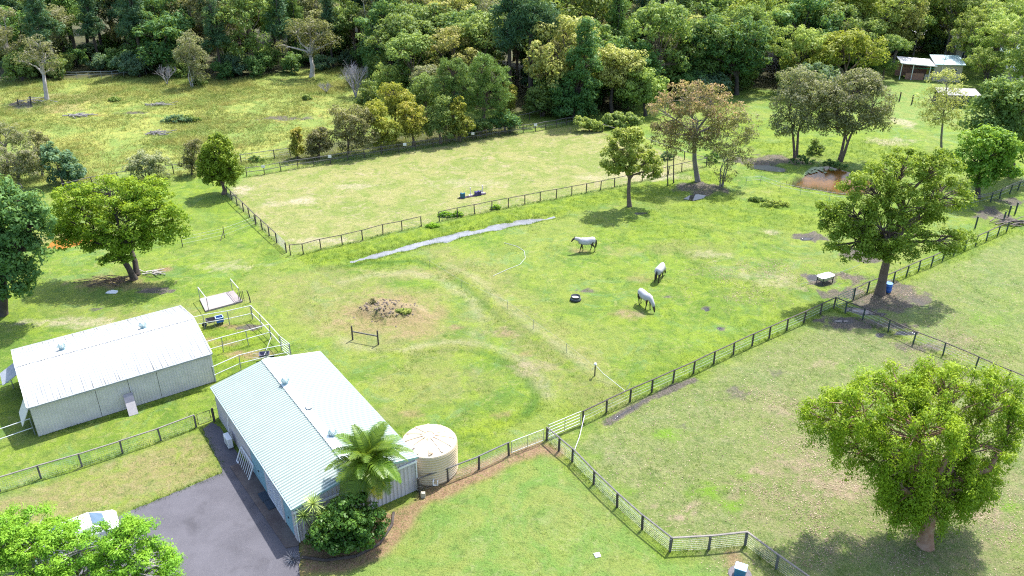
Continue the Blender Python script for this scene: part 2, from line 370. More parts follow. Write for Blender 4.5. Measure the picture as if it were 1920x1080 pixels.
A['grazed'] = np.maximum(m_poly(X, Y, [(1060, 830), (1240, 740), (1560, 595), (1920, 730), (1990, 760), (1990, 1150), (1480, 1150), (1260, 1020)], 1.2, .8), m_poly(X, Y, [(1610, 575), (1900, 440), (1990, 420), (1990, 730), (1780, 660)], 1.0, .6) * .8)
A['lawn'] = np.maximum(m_poly(X, Y, [(730, 990), (800, 945), (1025, 850), (1240, 1045), (1300, 1050), (1370, 1060), (1420, 1150), (560, 1150), (580, 1075), (680, 1065)], .5, .2), m_poly(X, Y, [(1640, 140), (1760, 150), (1850, 190), (1800, 230), (1690, 230), (1620, 210)], 2, 1))
A['mud'] = np.maximum.reduce([m_blob(X, Y, 1650, 562, 60, 22, .35), m_blob(X, Y, 1700, 555, 42, 26, .4) * .8, m_blob(X, Y, 1595, 605, 62, 12, .35), m_blob(X, Y, 1535, 522, 36, 12, .35), m_blob(X, Y, 1517, 444, 28, 9, .4) * .9, m_blob(X, Y, 1600, 520, 40, 10, .5) * .6,
    m_blob(X, Y, 1620, 480, 40, 16, .5) * .7, m_blob(X, Y, 1560, 550, 40, 9, .5) * .55, m_line(X, Y, [(1140, 790), (1220, 745), (1300, 712)], .35, .3, .25) * .75, m_blob(X, Y, 1860, 400, 40, 12, .5) * .6, m_blob(X, Y, 1900, 378, 30, 8, .4) * .6,
    m_line(X, Y, DITCH[1:-1], .5, .3, .45) * .6, m_poly(X, Y, POND_R, .7, .4) * .9, m_poly(X, Y, CREEK_R, .8, .4), m_blob(X, Y, 1440, 300, 70, 10, .4) * .8, m_blob(X, Y, 1315, 352, 50, 12, .35) * .7, m_poly(X, Y, GRASS_POOL, .5, .3),
    m_blob(X, Y, 1325, 578, 9, 6, .4) * .6, m_blob(X, Y, 1352, 617, 9, 6, .4) * .6, m_blob(X, Y, 1385, 735, 30, 12, .5) * .45, m_blob(X, Y, 1465, 700, 25, 10, .5) * .4, m_blob(X, Y, 1105, 545, 22, 5, .4) * .55, m_blob(X, Y, 1252, 557, 12, 5, .4) * .5,
    m_blob(X, Y, 290, 545, 35, 6, .4) * .8, m_blob(X, Y, 180, 580, 14, 3, .4) * .6, m_blob(X, Y, 45, 197, 30, 6, .4) * .9, m_blob(X, Y, 1730, 650, 60, 10, .4) * .5, m_blob(X, Y, 1670, 610, 60, 7, .4) * .6, m_blob(X, Y, 466, 614, 24, 6, .4) * .9, m_blob(X, Y, 1275, 800, 14, 8, .4) * .4,
    m_blob(X, Y, 1840, 990, 60, 15, .5) * .3, m_blob(X, Y, 250, 212, 30, 3, .4) * .7, m_blob(X, Y, 535, 222, 55, 5, .4) * .6, m_line(X, Y, [(10, 655), (180, 585), (320, 545)], .3, .4, .3) * .2])
A['wet'] = np.maximum.reduce([m_blob(X, Y, 1580, 602, 22, 5, .3), m_blob(X, Y, 1647, 628, 11, 4, .3), m_blob(X, Y, 1605, 582, 34, 5, .4), m_blob(X, Y, 1640, 588, 30, 4, .4), m_blob(X, Y, 1525, 520, 18, 6, .4) * .7, m_blob(X, Y, 1512, 448, 13, 4, .4), m_blob(X, Y, 1201, 400, 14, 2.5, .4),
    m_blob(X, Y, 1325, 578, 6, 4, .4), m_blob(X, Y, 1352, 617, 6, 4, .4), m_blob(X, Y, 45, 197, 22, 4, .3) * .8, m_blob(X, Y, 1730, 570, 20, 14, .5) * .4, m_line(X, Y, [(1150, 785), (1220, 745)], .2, .15, .2) * .6, m_blob(X, Y, 1700, 625, 35, 4, .5) * .8])
far_field = m_poly(X, Y, [(-500, 158), (0, 152), (130, 150), (260, 142), (420, 152), (540, 138), (640, 126), (760, 122), (740, 200), (640, 240), (560, 300), (445, 316), (330, 335), (180, 345), (60, 345), (-500, 330)], 2.0, 1.0)
A['marsh'] = np.maximum(far_field, m_line(X, Y, [(560, 300), (800, 262), (1040, 228)], 2.2, 1.2, .6) * .7)
A['litter'] = np.maximum.reduce([m_blob(X, Y, 1640, 560, 130, 45, .5) * .8, m_blob(X, Y, 1440, 520, 130, 40, .6) * .6, m_blob(X, Y, 1650, 950, 240, 130, .4), m_blob(X, Y, 1780, 660, 130, 60, .5) * .6, m_blob(X, Y, 1880, 900, 90, 120, .4) * .7, m_blob(X, Y, 1500, 780, 100, 60, .5) * .6, m_blob(X, Y, 1320, 355, 40, 9, .3), m_blob(X, Y, 1480, 300, 100, 10, .4)])
# forest floor behind the clearings
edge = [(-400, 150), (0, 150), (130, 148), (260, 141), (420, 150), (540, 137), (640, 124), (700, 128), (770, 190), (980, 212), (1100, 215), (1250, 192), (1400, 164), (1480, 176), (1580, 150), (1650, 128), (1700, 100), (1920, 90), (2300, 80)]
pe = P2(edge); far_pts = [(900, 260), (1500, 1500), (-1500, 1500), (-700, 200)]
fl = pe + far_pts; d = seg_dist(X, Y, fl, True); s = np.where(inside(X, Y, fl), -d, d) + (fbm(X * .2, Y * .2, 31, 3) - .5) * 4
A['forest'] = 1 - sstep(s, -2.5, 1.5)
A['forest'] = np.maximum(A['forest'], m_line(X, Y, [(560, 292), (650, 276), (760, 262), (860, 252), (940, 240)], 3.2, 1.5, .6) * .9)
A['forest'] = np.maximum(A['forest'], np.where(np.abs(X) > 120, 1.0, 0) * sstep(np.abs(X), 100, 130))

nx, ny = len(ax), len(ay)
idx = np.arange(nx * ny).reshape(ny, nx)
F = np.stack([idx[:-1, :-1].ravel(), idx[:-1, 1:].ravel(), idx[1:, 1:].ravel(), idx[1:, :-1].ravel()], 1)

def ground_material():
    m, nt, b, o = new_mat('pasture_ground')
    v = geo_pos(nt)
    def at(n):
        a = nt.nodes.new('ShaderNodeAttribute'); a.attribute_name = n; return a.outputs['Fac']
    n_big = noise(nt, .10, 5, .65, v, .6); n_mid = noise(nt, .42, 6, .70, v, .9); n_sm = noise(nt, 1.9, 5, .75, v, .5); n_fine = noise(nt, 7.0, 4, .8, v); n_str = noise(nt, .75, 5, .75, v, 1.6)
    mot0 = noise(nt, .9, 6, .8, v, .8)
    speck = noise(nt, 16.0, 2, .8, v)
    # sward: yellow-green to mid green, straw showing through, darker clover patches
    col = mixc(nt, ramp(nt, n_mid, .38, .62), (.165, .245, .018), (.085, .165, .013))
    col = mixc(nt, mul(nt, ramp(nt, n_big, .44, .60), .55), col, (.205, .235, .045))
    col = mixc(nt, mul(nt, ramp(nt, n_str, .52, .68), .65), col, (.250, .258, .085))
    col = mixc(nt, mul(nt, ramp(nt, noise(nt, .62, 5, .75, v, 1.2), .55, .68), .6), col, (.070, .150, .022))
    col = mixc(nt, mul(nt, ramp(nt, noise(nt, .21, 5, .75, v, 1.5), .52, .64), .5), col, (.110, .215, .070))
    col = mixc(nt, mul(nt, ramp(nt, noise(nt, .33, 5, .8, v, 2.0), .56, .68), .5), col, (.270, .300, .045))
    lush = mixc(nt, ramp(nt, n_mid, .36, .64), (.185, .255, .009), (.098, .168, .009))
    col = mixc(nt, mul(nt, at('lush'), .85), col, lush)
    col = mixc(nt, mul(nt, at('swale'), .75), col, (.045, .125, .012))  # lush groove grass, darkened in colour to stand in for weak relief shading
    lawn = mixc(nt, ramp(nt, noise(nt, .3, 5, .7, v, 1.2), .38, .62), (.120, .220, .040), (.190, .235, .052))
    lawn = mixc(nt, mul(nt, ramp(nt, n_str, .5, .7), .6), lawn, (.235, .265, .105))
    col = mixc(nt, mul(nt, at('lawn'), .85), col, lawn)
    dry = mixc(nt, ramp(nt, n_sm, .38, .62), (.270, .205, .100), (.205, .205, .062))
    dry = mixc(nt, mul(nt, ramp(nt, n_str, .52, .68), .7), dry, (.33, .26, .14))
    col = mixc(nt, mul(nt, at('dry'), ramp(nt, n_mid, .25, .55)), col, dry)
    tan = mixc(nt, ramp(nt, noise(nt, .26, 6, .7, v, 1.0), .40, .60), (.258, .250, .088), (.165, .210, .042))
    tan = mixc(nt, mul(nt, ramp(nt, n_str, .50, .68), .7), tan, (.350, .278, .190))
    tan = mixc(nt, mul(nt, ramp(nt, n_sm, .52, .7), .4), tan, (.19, .22, .06))
    col = mixc(nt, at('tan'), col, tan)
    marsh = mixc(nt, ramp(nt, noise(nt, .14, 5, .7, v, 1.2), .40, .60), (.165, .235, .042), (.290, .305, .062))
    marsh = mixc(nt, mul(nt, ramp(nt, noise(nt, .22, 4, .7, v, .9), .55, .70), .8), marsh, (.270, .190, .045))
    marsh = mixc(nt, mul(nt, ramp(nt, n_sm, .45, .7), .5), marsh, (.11, .18, .05))
    col = mixc(nt, at('marsh'), col, marsh)
    pf = mul(nt, at('pale'), ramp(nt, n_sm, .30, .58))
    col = mixc(nt, mul(nt, pf, .9), col, (.40, .33, .235))
    pad = mixc(nt, ramp(nt, n_str, .40, .62), (.120, .165, .042), (.205, .215, .090))
    pad = mixc(nt, mul(nt, ramp(nt, mot0, .52, .68), .6), pad, (.240, .200, .135))
    pad = mixc(nt, mul(nt, ramp(nt, speck, .50, .64), .55), pad, (.330, .290, .200))
    pad = mixc(nt, mul(nt, ramp(nt, noise(nt, 4.2, 3, .8, v), .54, .42), .5), pad, (.055, .095, .018))
    col = mixc(nt, mul(nt, at('grazed'), .66), col, pad)
    col = mixc(nt, mul(nt, at('fresh'), ramp(nt, n_sm, .25, .55)), col, (.120, .225, .012))
    col = mixc(nt, mul(nt, at('bald'), ramp(nt, n_sm, .32, .58)), col, (.330, .235, .175))
    red = mixc(nt, ramp(nt, n_sm, .35, .65), (.275, .175, .100), (.190, .110, .066))
    red = mixc(nt, mul(nt, ramp(nt, n_fine, .5, .72), .75), red, (.40, .28, .185))
    rf = mul(nt, at('red'), mul(nt, ramp(nt, n_sm, .15, .50), ramp(nt, n_fine, .2, .5)))
    col = mixc(nt, rf, col, red)
    mud = mixc(nt, ramp(nt, n_fine, .35, .65), (.050, .042, .040), (.135, .112, .098))
    col = mixc(nt, ramp(nt, mul(nt, mul(nt, at('mud'), 1.25), mul(nt, mul(nt, n_sm, -1.0), .5, 'ADD'), 'ADD'), .18, .75), col, mud)
    lit = mul(nt, at('litter'), mul(nt, ramp(nt, n_fine, .54, .66), ramp(nt, n_sm, .38, .60)))
    col = mixc(nt, mul(nt, lit, .7), col, (.40, .28, .20))
    col = mixc(nt, mul(nt, at('litter'), mul(nt, ramp(nt, n_str, .4, .62), .5)), col, (.185, .150, .085))
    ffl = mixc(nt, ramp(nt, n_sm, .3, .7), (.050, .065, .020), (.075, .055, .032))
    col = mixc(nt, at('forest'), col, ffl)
    mot = noise(nt, 1.15, 6, .8, v, .3)
    col = mixc(nt, mul(nt, ramp(nt, mot, .54, .68), .30), col, (.300, .290, .145))
    col = mixc(nt, mul(nt, ramp(nt, mot, .48, .34), .55), col, (.050, .100, .014))
    # blades: light tips over darker thatch
    col = mixc(nt, mul(nt, ramp(nt, n_fine, .50, .34), .50), col, (.050, .078, .012))
    col = mixc(nt, mul(nt, ramp(nt, speck, .56, .70), .30), col, (.34, .34, .13))
    col = mixc(nt, mul(nt, ramp(nt, speck, .45, .30), .35), col, (.045, .07, .012))
    col = mixc(nt, ramp(nt, at('wet'), .2, .6), col, (.040, .038, .042))
    nt.links.new(col, b.inputs['Base Color'])
    rr = nt.nodes.new('ShaderNodeMapRange'); rr.inputs[3].default_value = .85; rr.inputs[4].default_value = .05
    nt.links.new(ramp(nt, at('wet'), .35, .6), rr.inputs[0]); nt.links.new(rr.outputs[0], b.inputs['Roughness'])
    b.inputs['Specular IOR Level'].default_value = .25
    hh = mul(nt, mul(nt, n_sm, .6), mul(nt, n_fine, .8), 'ADD')
    hh = mul(nt, hh, mul(nt, mul(nt, at('wet'), -1.0), 1.0, 'ADD'))
    bump(nt, b, hh, 1.0, .18)
    return m
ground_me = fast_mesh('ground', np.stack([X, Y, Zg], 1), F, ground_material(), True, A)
ground = link('ground', ground_me); tag(ground, kind='structure')
GATT = (ax, ay, {k: v.reshape(ny, nx) for k, v in A.items()})
def samp(name, x, y):
    """nearest-vertex lookup of a ground attribute"""
    i = np.clip(np.searchsorted(ax, x), 0, nx - 1); j = np.clip(np.searchsorted(ay, y), 0, ny - 1)
    return GATT[2][name][j, i]

# ------------------------------------------------------------------ water
def water_mat(name, col, rough=.06, murk=.9):
    m, nt, b, o = new_mat(name); v = geo_pos(nt)
    f = ramp(nt, noise(nt, 1.1, 4, .6, v, .6), .35, .7)
    nt.links.new(mixc(nt, f, col, tuple(c * .72 for c in col)), b.inputs['Base Color'])
    b.inputs['Roughness'].default_value = rough; b.inputs['IOR'].default_value = 1.33
    b.inputs['Specular IOR Level'].default_value = .5 if rough < .15 else .25
    bump(nt, b, noise(nt, 5.0, 3, .6, v), .12, .02)
    return m
def sheet(name, pts, z, m, kind='structure', grow=0.0):
    me = bpy.data.meshes.new(name); c = sum((Vector(p[:2]) for p in pts), Vector((0, 0))) / len(pts)
    vs = [((p[0] - c.x) * (1 + grow) + c.x, (p[1] - c.y) * (1 + grow) + c.y, z) for p in pts]
    me.from_pydata(vs, [], [tuple(range(len(vs)))])
    bm = bmesh.new(); bm.from_mesh(me); bmesh.ops.recalc_face_normals(bm, faces=bm.faces)
    for f in bm.faces:
        if f.normal.z < 0: f.normal_flip()
    bm.to_mesh(me); bm.free(); me.materials.append(m)
    o = link(name, me); tag(o, kind=kind); return o
wm_clay = water_mat('clay_water', (.135, .064, .010), .20)
sheet('clay_pond', P2(POND_R), HZ(*G(1540, 345)[:2]) + .20, wm_clay, grow=.5)
sheet('clay_pond', P2(POND_L), HZ(*G(130, 452)[:2]) + .17, water_mat('orange_water', (.30, .125, .012), .4), grow=.10)
sheet('creek_water', P2(CREEK_R), HZ(*G(1450, 316)[:2]) + .20, water_mat('creek_water', (.045, .055, .03), .35), grow=.10)
sheet('pool_water', P2(GRASS_POOL), HZ(*G(1310, 371)[:2]) + .12, MATS.get('x') or water_mat('pool_water', (.06, .06, .05), .05), grow=.10)
dp = []
for i in range(len(DITCH) - 1):
    for k in range(4):
        t = k / 4; dp.append(G(DITCH[i][0] + (DITCH[i + 1][0] - DITCH[i][0]) * t, DITCH[i][1] + (DITCH[i + 1][1] - DITCH[i][1]) * t))
dV = []; dF = []
zc = [HZ(p.x, p.y) for p in dp]
for i, p in enumerate(dp):
    t = (dp[min(i + 1, len(dp) - 1)] - dp[max(i - 1, 0)]).normalized(); n = Vector((-t.y, t.x, 0)); u = i / (len(dp) - 1)
    z = sum(zc[max(0, i - 3):i + 4]) / len(zc[max(0, i - 3):i + 4]) + .088 * min(1, min(u, 1 - u) * 4)
    for s_ in (-1.5, 1.5): dV.append(tuple(p + n * s_)[:2] + (z,))
    if i: dF.append((2 * i - 2, 2 * i - 1, 2 * i + 1, 2 * i))
tag(MB().add(dV, dF).build('ditch_water', water_mat('ditch_water', (.21, .215, .225), .12), None, True), kind='structure')

# ------------------------------------------------------------------ drive, apron
def asphalt():
    m, nt, b, o = new_mat('asphalt'); v = geo_pos(nt)
    col = mixc(nt, ramp(nt, noise(nt, .5, 5, .6, v, .5), .3, .7), (.058, .056, .068), (.082, .079, .094))
    col = mixc(nt, mul(nt, ramp(nt, noise(nt, 40, 3, .7, v), .4, .7), .45), col, (.15, .145, .155))
    col = mixc(nt, mul(nt, ramp(nt, noise(nt, .55, 3, .5, v, .2), .56, .74), .5), col, (.036, .034, .040))
    nt.links.new(col, b.inputs['Base Color']); b.inputs['Roughness'].default_value = .9
    bump(nt, b, noise(nt, 45, 3, .7, v), .4, .01); return m
def slab(name, pts, z0, z1, m, kind='structure', seg=None):
    vs = [(p[0], p[1], z1) for p in pts] + [(p[0], p[1], z0) for p in pts]; n = len(pts)
    mb = MB(); mb.add(vs, [tuple(range(n))] + [(i, (i + 1) % n, n + (i + 1) % n, n + i) for i in range(n)])
    o = mb.build(name, m); 
    if kind: tag(o, kind=kind)
    return o
rng0 = random.Random(4)
dr = [(247, 957), (290, 940), (340, 919), (385, 900), (419, 886), (412, 868), (396, 838), (380, 806), (398, 792), (412, 800), (562, 1019), (563, 1080), (566, 1180), (60, 1290), (60, 1060), (160, 1000)]
drv = []
for i, p in enumerate(dr):                           # ragged grass edge
    q = dr[(i + 1) % len(dr)]
    for k in range(6):
        t = k / 6; a = G(p[0] + (q[0] - p[0]) * t, p[1] + (q[1] - p[1]) * t)
        drv.append((a.x + rng0.uniform(-.06, .06), a.y + rng0.uniform(-.06, .06)))
slab('driveway', drv, -.3, .035, asphalt())

# ================================================================== BUILDINGS
def roof_mat(name, c1, grime_shade, gw=.5, streak=1.0, pitch=.205, line=.0):
    m, nt, b, o = new_mat(name); t = obj_pos(nt)
    mp = nt.nodes.new('ShaderNodeMapping'); mp.inputs['Scale'].default_value = (1, 1, 1) ; nt.links.new(t, mp.inputs[0])
    at = nt.nodes.new('ShaderNodeAttribute'); at.attribute_name = 'run'     # 0 ridge .. 1 eave
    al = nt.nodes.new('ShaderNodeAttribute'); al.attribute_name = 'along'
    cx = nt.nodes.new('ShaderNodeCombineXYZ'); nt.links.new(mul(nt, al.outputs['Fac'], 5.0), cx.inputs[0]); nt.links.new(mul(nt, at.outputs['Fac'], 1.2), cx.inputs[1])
    st = noise(nt, 1.0, 5, .7, cx.outputs[0])
    f = mul(nt, ramp(nt, st, .46, .66), mul(nt, ramp(nt, at.outputs['Fac'], .35, 1.0), gw * streak))
    base = mixc(nt, mul(nt, ramp(nt, noise(nt, .6, 4, .6, t), .4, .7), .35), c1, tuple(x * .86 for x in c1))
    col = mixc(nt, f, base, grime_shade)
    if line:                                        # dark stripe beside each rib: rib shade painted into the colour
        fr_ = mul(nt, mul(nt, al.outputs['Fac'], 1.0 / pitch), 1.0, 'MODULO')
        rib_shade = mul(nt, ramp(nt, fr_, .52, .66), ramp(nt, fr_, 1.0, .94))
        col = mixc(nt, mul(nt, rib_shade, mul(nt, ramp(nt, noise(nt, .8, 3, .6, t), -.5, .6), line)), col, grime_shade)
    sp = mul(nt, ramp(nt, noise(nt, 3.0, 4, .7, t), .62, .72), .35 * gw)
    col = mixc(nt, sp, col, grime_shade)
    nt.links.new(col, b.inputs['Base Color']); b.inputs['Roughness'].default_value = .45; b.inputs['Metallic'].default_value = .0
    b.inputs['Specular IOR Level'].default_value = .35
    return m
def rib_profile(L, pitch, top, rise):
    pts = []; y = 0.0
    while y < L - 1e-6:
        for (dy, dz) in ((0, 0), (pitch - top * 2, 0), (pitch - top * 1.6, rise), (pitch - top * .4, rise)):
            if y + dy < L: pts.append((y + dy, dz))
        y += pitch
    pts.append((L, 0)); return pts
def roof_slope(parent, name, ridge_a, ridge_b, eave_a, eave_b, pitch, m, rise=.035, top=.025):
    ra, rb, ea, eb = map(Vector, (ridge_a, ridge_b, eave_a, eave_b)); L = (rb - ra).length
    pr = rib_profile(L, pitch, top, rise); n = ((rb - ra).cross(ea - ra)).normalized()
    if n.z < 0: n = -n
    V = []; run = []; al = []
    for (y, dz) in pr:
        t = y / L
        for k in range(4):
            q = k / 3; V.append((ra.lerp(rb, t)).lerp(ea.lerp(eb, t), q) + n * dz); run.append(q); al.append(y)
    Fq = []
    for i in range(len(pr) - 1):
        for k in range(3):
            a = i * 4 + k; Fq.append((a, a + 4, a + 5, a + 1))
    me = fast_mesh(name, np.array([tuple(v) for v in V]), np.array(Fq), m, False, {'run': run, 'along': al})
    return link(name, me, parent)
def ribbed_wall(parent, name, a, b, z0, zt, m, pitch=.25, top=.03, rise=.03):
    """a, b plan points; zt(t) wall head; ribs stand out on the right of a->b"""
    a = Vector((a[0], a[1], 0)); b = Vector((b[0], b[1], 0)); L = (b - a).length; d = (b - a) / L; n = Vector((d.y, -d.x, 0))
    pr = rib_profile(L, pitch, top, rise); V = []; Fq = []
    for (y, dz) in pr:
        p = a + d * y + n * dz; V.append((p.x, p.y, z0)); V.append((p.x, p.y, zt(y / L)))
    for i in range(len(pr) - 1): Fq.append((2 * i, 2 * i + 2, 2 * i + 3, 2 * i + 1))
    return link(name, fast_mesh(name, np.array(V), np.array(Fq), m), parent)
vent_m = mat('vent_teal', (.20, .34, .36), (.30, .44, .46), 4, .4, metal=.3)
def whirlybird(parent, loc):
    o = MB().lathe((0, 0, 0), [(.21, -.14), (.21, .04), (.16, .08), (.16, .16)], 18).build('ventilator', vent_m, parent, True, loc=loc)
    mb = MB().lathe((0, 0, 0), [(.17, .15), (.20, .17), (.17, .19)], 18)
    for k in range(14):
        a = 2 * math.pi * k / 14
        pts = [(.17 * math.cos(a), .17 * math.sin(a), .18), (.27 * math.cos(a + .25), .27 * math.sin(a + .25), .30), (.22 * math.cos(a + .45), .22 * math.sin(a + .45), .40), (.08 * math.cos(a + .6), .08 * math.sin(a + .6), .46)]
        for p, q in zip(pts, pts[1:]): mb.bar(p, q, .012, .075)
    mb.lathe((0, 0, 0), [(.17, .40), (.13, .46), (.04, .49), (.01, .49)], 18)
    mb.build('turbine', mat('vent_cap', (.55, .66, .66), (.45, .56, .57), 4, .35, metal=.2), o)
    return o

# ---------------------------------------------------------------- green-roofed workshop
EV = 2.55
gs = empty('workshop_shed', (-12.28, 35.55, 0), R(34.9)); GSL, GSW, GSR = 14.62, 7.80, .80
tag(gs, 'long workshop shed with pale green ribbed roof beside the dark asphalt drive', 'shed')
lil = mat('lilac_cladding', (.47, .44, .47), (.53, .50, .52), .8, .5, .0, fine=1.6)
whitep = mat('white_trim', (.74, .75, .76), (.66, .67, .69), 3, .45)
teal = mat('teal_door', (.20, .36, .42), (.24, .41, .47), 1.0, .45)
darkgap = mat('dark_gap', (.02, .02, .022), (.03, .03, .03), 3, .8)
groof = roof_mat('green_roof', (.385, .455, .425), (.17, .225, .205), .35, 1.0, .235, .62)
def on_left(px, py):                               # distance from the front corner along the drive-side wall
    p = G(px, py, EV) - Vector((-12.28, 35.55, EV)); return p.x * -math.sin(R(34.9)) + p.y * math.cos(R(34.9))
d1, d2, d3, d4 = .35, on_left(523, 916.7), on_left(490, 872), on_left(457, 827)
gt = lambda t: EV + GSR * (1 - abs(2 * t - 1))
ribbed_wall(gs, 'wall', (0, 0), (GSW, 0), 0, gt, lil, .26, .035, .03)
ribbed_wall(gs, 'wall', (GSW, 0), (GSW, GSL), 0, lambda t: EV, lil)
ribbed_wall(gs, 'wall', (GSW, GSL), (0, GSL), 0, gt, lil)
ribbed_wall(gs, 'wall', (0, GSL), (0, d4), 0, lambda t: EV, lil)
MB().box((.10, d4 / 2, EV / 2), (.06, d4, EV)).build('inner_wall', darkgap, gs)
for (a, b_) in ((d1, d2 - .15), (d3 + .12, d4 - .12)):                                  # roller doors: curtain of slats, side guides, handle
    L_ = b_ - a; mb = MB()
    for k in range(28):
        z = .04 + k * .087; mb.box((-.005 - .008 * (k % 2), (a + b_) / 2, z + .04), (.03, L_ - .1, .083))
    dr_ = mb.build('roller_door', teal, gs)
    MB().box((-.05, a + L_ * .5, 1.05), (.05, .16, .05)).build('handle', darkgap, dr_)
    for y in (a, b_): MB().box((-.01, y, EV / 2), (.07, .09, EV - .06)).build('door_guide', lil, dr_)
for (y, w_) in ((.14, .28), ((d2 - .15 + d2) / 2 + .02, .16), (d3, .14)):
    MB().box((-.02, y, EV / 2), (.05, w_, EV - .02)).build('pillar', lil, gs)
# slatted white window bay between the two doors
wf = MB(); y0, y1 = d2 + .12, d3 - .1
for y in (y0, y1, (y0 + y1) / 2): wf.box((-.03, y, 1.25), (.05, .06, 2.3))
for z in (.12, 2.38): wf.box((-.03, (y0 + y1) / 2, z), (.05, y1 - y0, .06))
wf = wf.build('window', whitep, gs)
MB().box((.0, (y0 + y1) / 2, 1.25), (.015, y1 - y0 - .1, 2.2)).build('pane', mat('blue_glass', (.16, .20, .30), (.20, .25, .36), 1, .12), wf)
for k in range(11):
    MB().box((-.045, (y0 + y1) / 2, .32 + k * .19), (.02, y1 - y0 - .12, .05)).build('slat', whitep, wf)
# roof
OV = .08
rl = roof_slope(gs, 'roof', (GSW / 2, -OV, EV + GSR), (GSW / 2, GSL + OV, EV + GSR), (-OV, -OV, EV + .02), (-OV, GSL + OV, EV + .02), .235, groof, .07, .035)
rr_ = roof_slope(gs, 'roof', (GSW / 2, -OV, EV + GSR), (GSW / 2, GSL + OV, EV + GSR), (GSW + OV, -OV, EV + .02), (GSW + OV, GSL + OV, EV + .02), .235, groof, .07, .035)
cap = MB(); sl_ = GSR / (GSW / 2)
for s_ in (-1, 1):
    a = math.atan(sl_) * -s_
    cap.box((GSW / 2 + s_ * .15, GSL / 2, EV + GSR - .15 * sl_ + .095), (.31, GSL + 2 * OV + .02, .012), M=Matrix.Rotation(-a if False else a * -1, 3, 'Y') if False else Matrix.Rotation(s_ * math.atan(sl_), 3, 'Y'))
cap.build('ridge_cap', mat('ridge_white', (.58, .64, .64), (.54, .60, .60), 2, .4), gs)
for x_ in (-OV - .05, GSW + OV + .05):
    MB().box((x_, GSL / 2, EV - .045), (.10, GSL + 2 * OV, .10)).build('gutter', mat('gutter_grey', (.23, .30, .31), (.3, .37, .38), 3, .4), gs)
for y_, s_ in ((-OV - .012, 1), (GSL + OV + .012, 1)):
    bb = MB()
    for s2 in (-1, 1): bb.bar((GSW / 2, y_, EV + GSR - .03), (GSW / 2 + s2 * (GSW / 2 + OV), y_, EV - .03), .025, .16)
    bb.build('barge_board', mat('barge_teal', (.28, .42, .43), (.33, .47, .48), 2, .45), gs)
MB().box((GSW / 2, -.07, EV - .28), (GSW + .1, .06, .13)).build('white_beam', whitep, gs)
for x_ in (.04, GSW - .04): MB().tube([(x_, -.09, .05), (x_, -.09, EV - .36)], .045, 8).build('downpipe', whitep, gs)
for t in (.20, .80):
    pass
def roof_pt(px, py, z): 
    p = G(px, py, z) - Vector((-12.28, 35.55, 0)); c_, s_ = math.cos(R(34.9)), math.sin(R(34.9))
    x_ = p.x * c_ + p.y * s_; y_ = -p.x * s_ + p.y * c_
    return (x_, y_, EV + GSR * (1 - abs(x_ - GSW / 2) / (GSW / 2)) + .03)
whirlybird(gs, roof_pt(536, 724, 3.2)); whirlybird(gs, roof_pt(624, 821, 3.2))
rp = roof_pt(579, 771, 3.2)
v = MB().box((rp[0], rp[1], rp[2] + .05), (.34, .34, .16)).build('roof_vent', mat('vent_dark', (.10, .12, .14), (.16, .18, .2), 4, .5), gs)
MB().box((rp[0], rp[1], rp[2] + .17), (.30, .40, .04)).build('vent_lid', mat('vent_lid', (.55, .60, .62), (.5, .55, .57), 4, .4), v)
# overflow elbow to the tank
MB().tube([(GSW + .1, 1.0, EV - .05), (GSW + .45, 1.0, EV - .06), (GSW + .55, 1.0, EV - .28)], .055, 8).build('rain_pipe', whitep, gs)

# concrete apron and things along the drive wall
apron_m = mat('stained_concrete', (.075, .058, .055), (.13, .11, .10), .8, .85, .3)
slab('concrete_apron', [G(431, 876)[:2], G(462, 866)[:2], G(563, 1012)[:2], G(560, 1024)[:2], G(536, 1029)[:2]], -.1, .085, apron_m)
def world_from_gs(x, y, z): 
    return gs.matrix_basis @ Vector((x, y, z))
for k, (a, b_) in enumerate((((489, 937), (506, 929)), ((500, 950), (517, 944)))):
    c = (G(*a) + G(*b_)) / 2; c.z = .10
    mt = empty('door_mat', c, R(34.9))
    MB().box((0, 0, .012), (.62, .95, .024)).build('mat_base', mat('mat_blue', (.020, .035, .055), (.03, .05, .07), 8, .7), mt)
    for j in range(6): MB().box((-.25 + j * .1, 0, .03), (.05, .87, .012)).build('mat_rib', mat('mat_rib', (.03, .05, .075), (.025, .04, .06), 8, .7), mt)
    tag(mt, ('dark blue rubber mat on the apron, the one nearer the shed window', 'dark blue rubber mat on the apron, the one nearer the front corner')[k], 'mat', 'rubber mats on the apron')
# air conditioner
ac = empty('air_conditioner', world_from_gs(-.45, on_left(422, 778), 0.04), R(34.9)); tag(ac, 'white outdoor air conditioner unit against the lilac wall of the workshop', 'air conditioner')
MB().box((0, 0, .48), (.34, .86, .72)).build('casing', whitep, ac, bevel=.02)
MB().lathe((0, 0, 0), [(.27, 0), (.27, .015), (.02, .02)], 20).build('fan_grille', mat('ac_grey', (.35, .36, .38), (.42, .43, .45), 5, .5), ac).matrix_local = Matrix.Translation((-.175, -.1, .48)) @ Matrix.Rotation(-math.pi / 2, 4, 'Y')
for s_ in (-1, 1): MB().box((0, s_ * .3, .06), (.36, .07, .12)).build('foot', mat('ac_foot', (.2, .2, .2), None, 4), ac)
MB().tube([(.1, .43, .4), (.25, .5, .5), (.27, .5, 1.3), (.38, .5, 2.0)], .03, 6).build('pipe', whitep, ac)
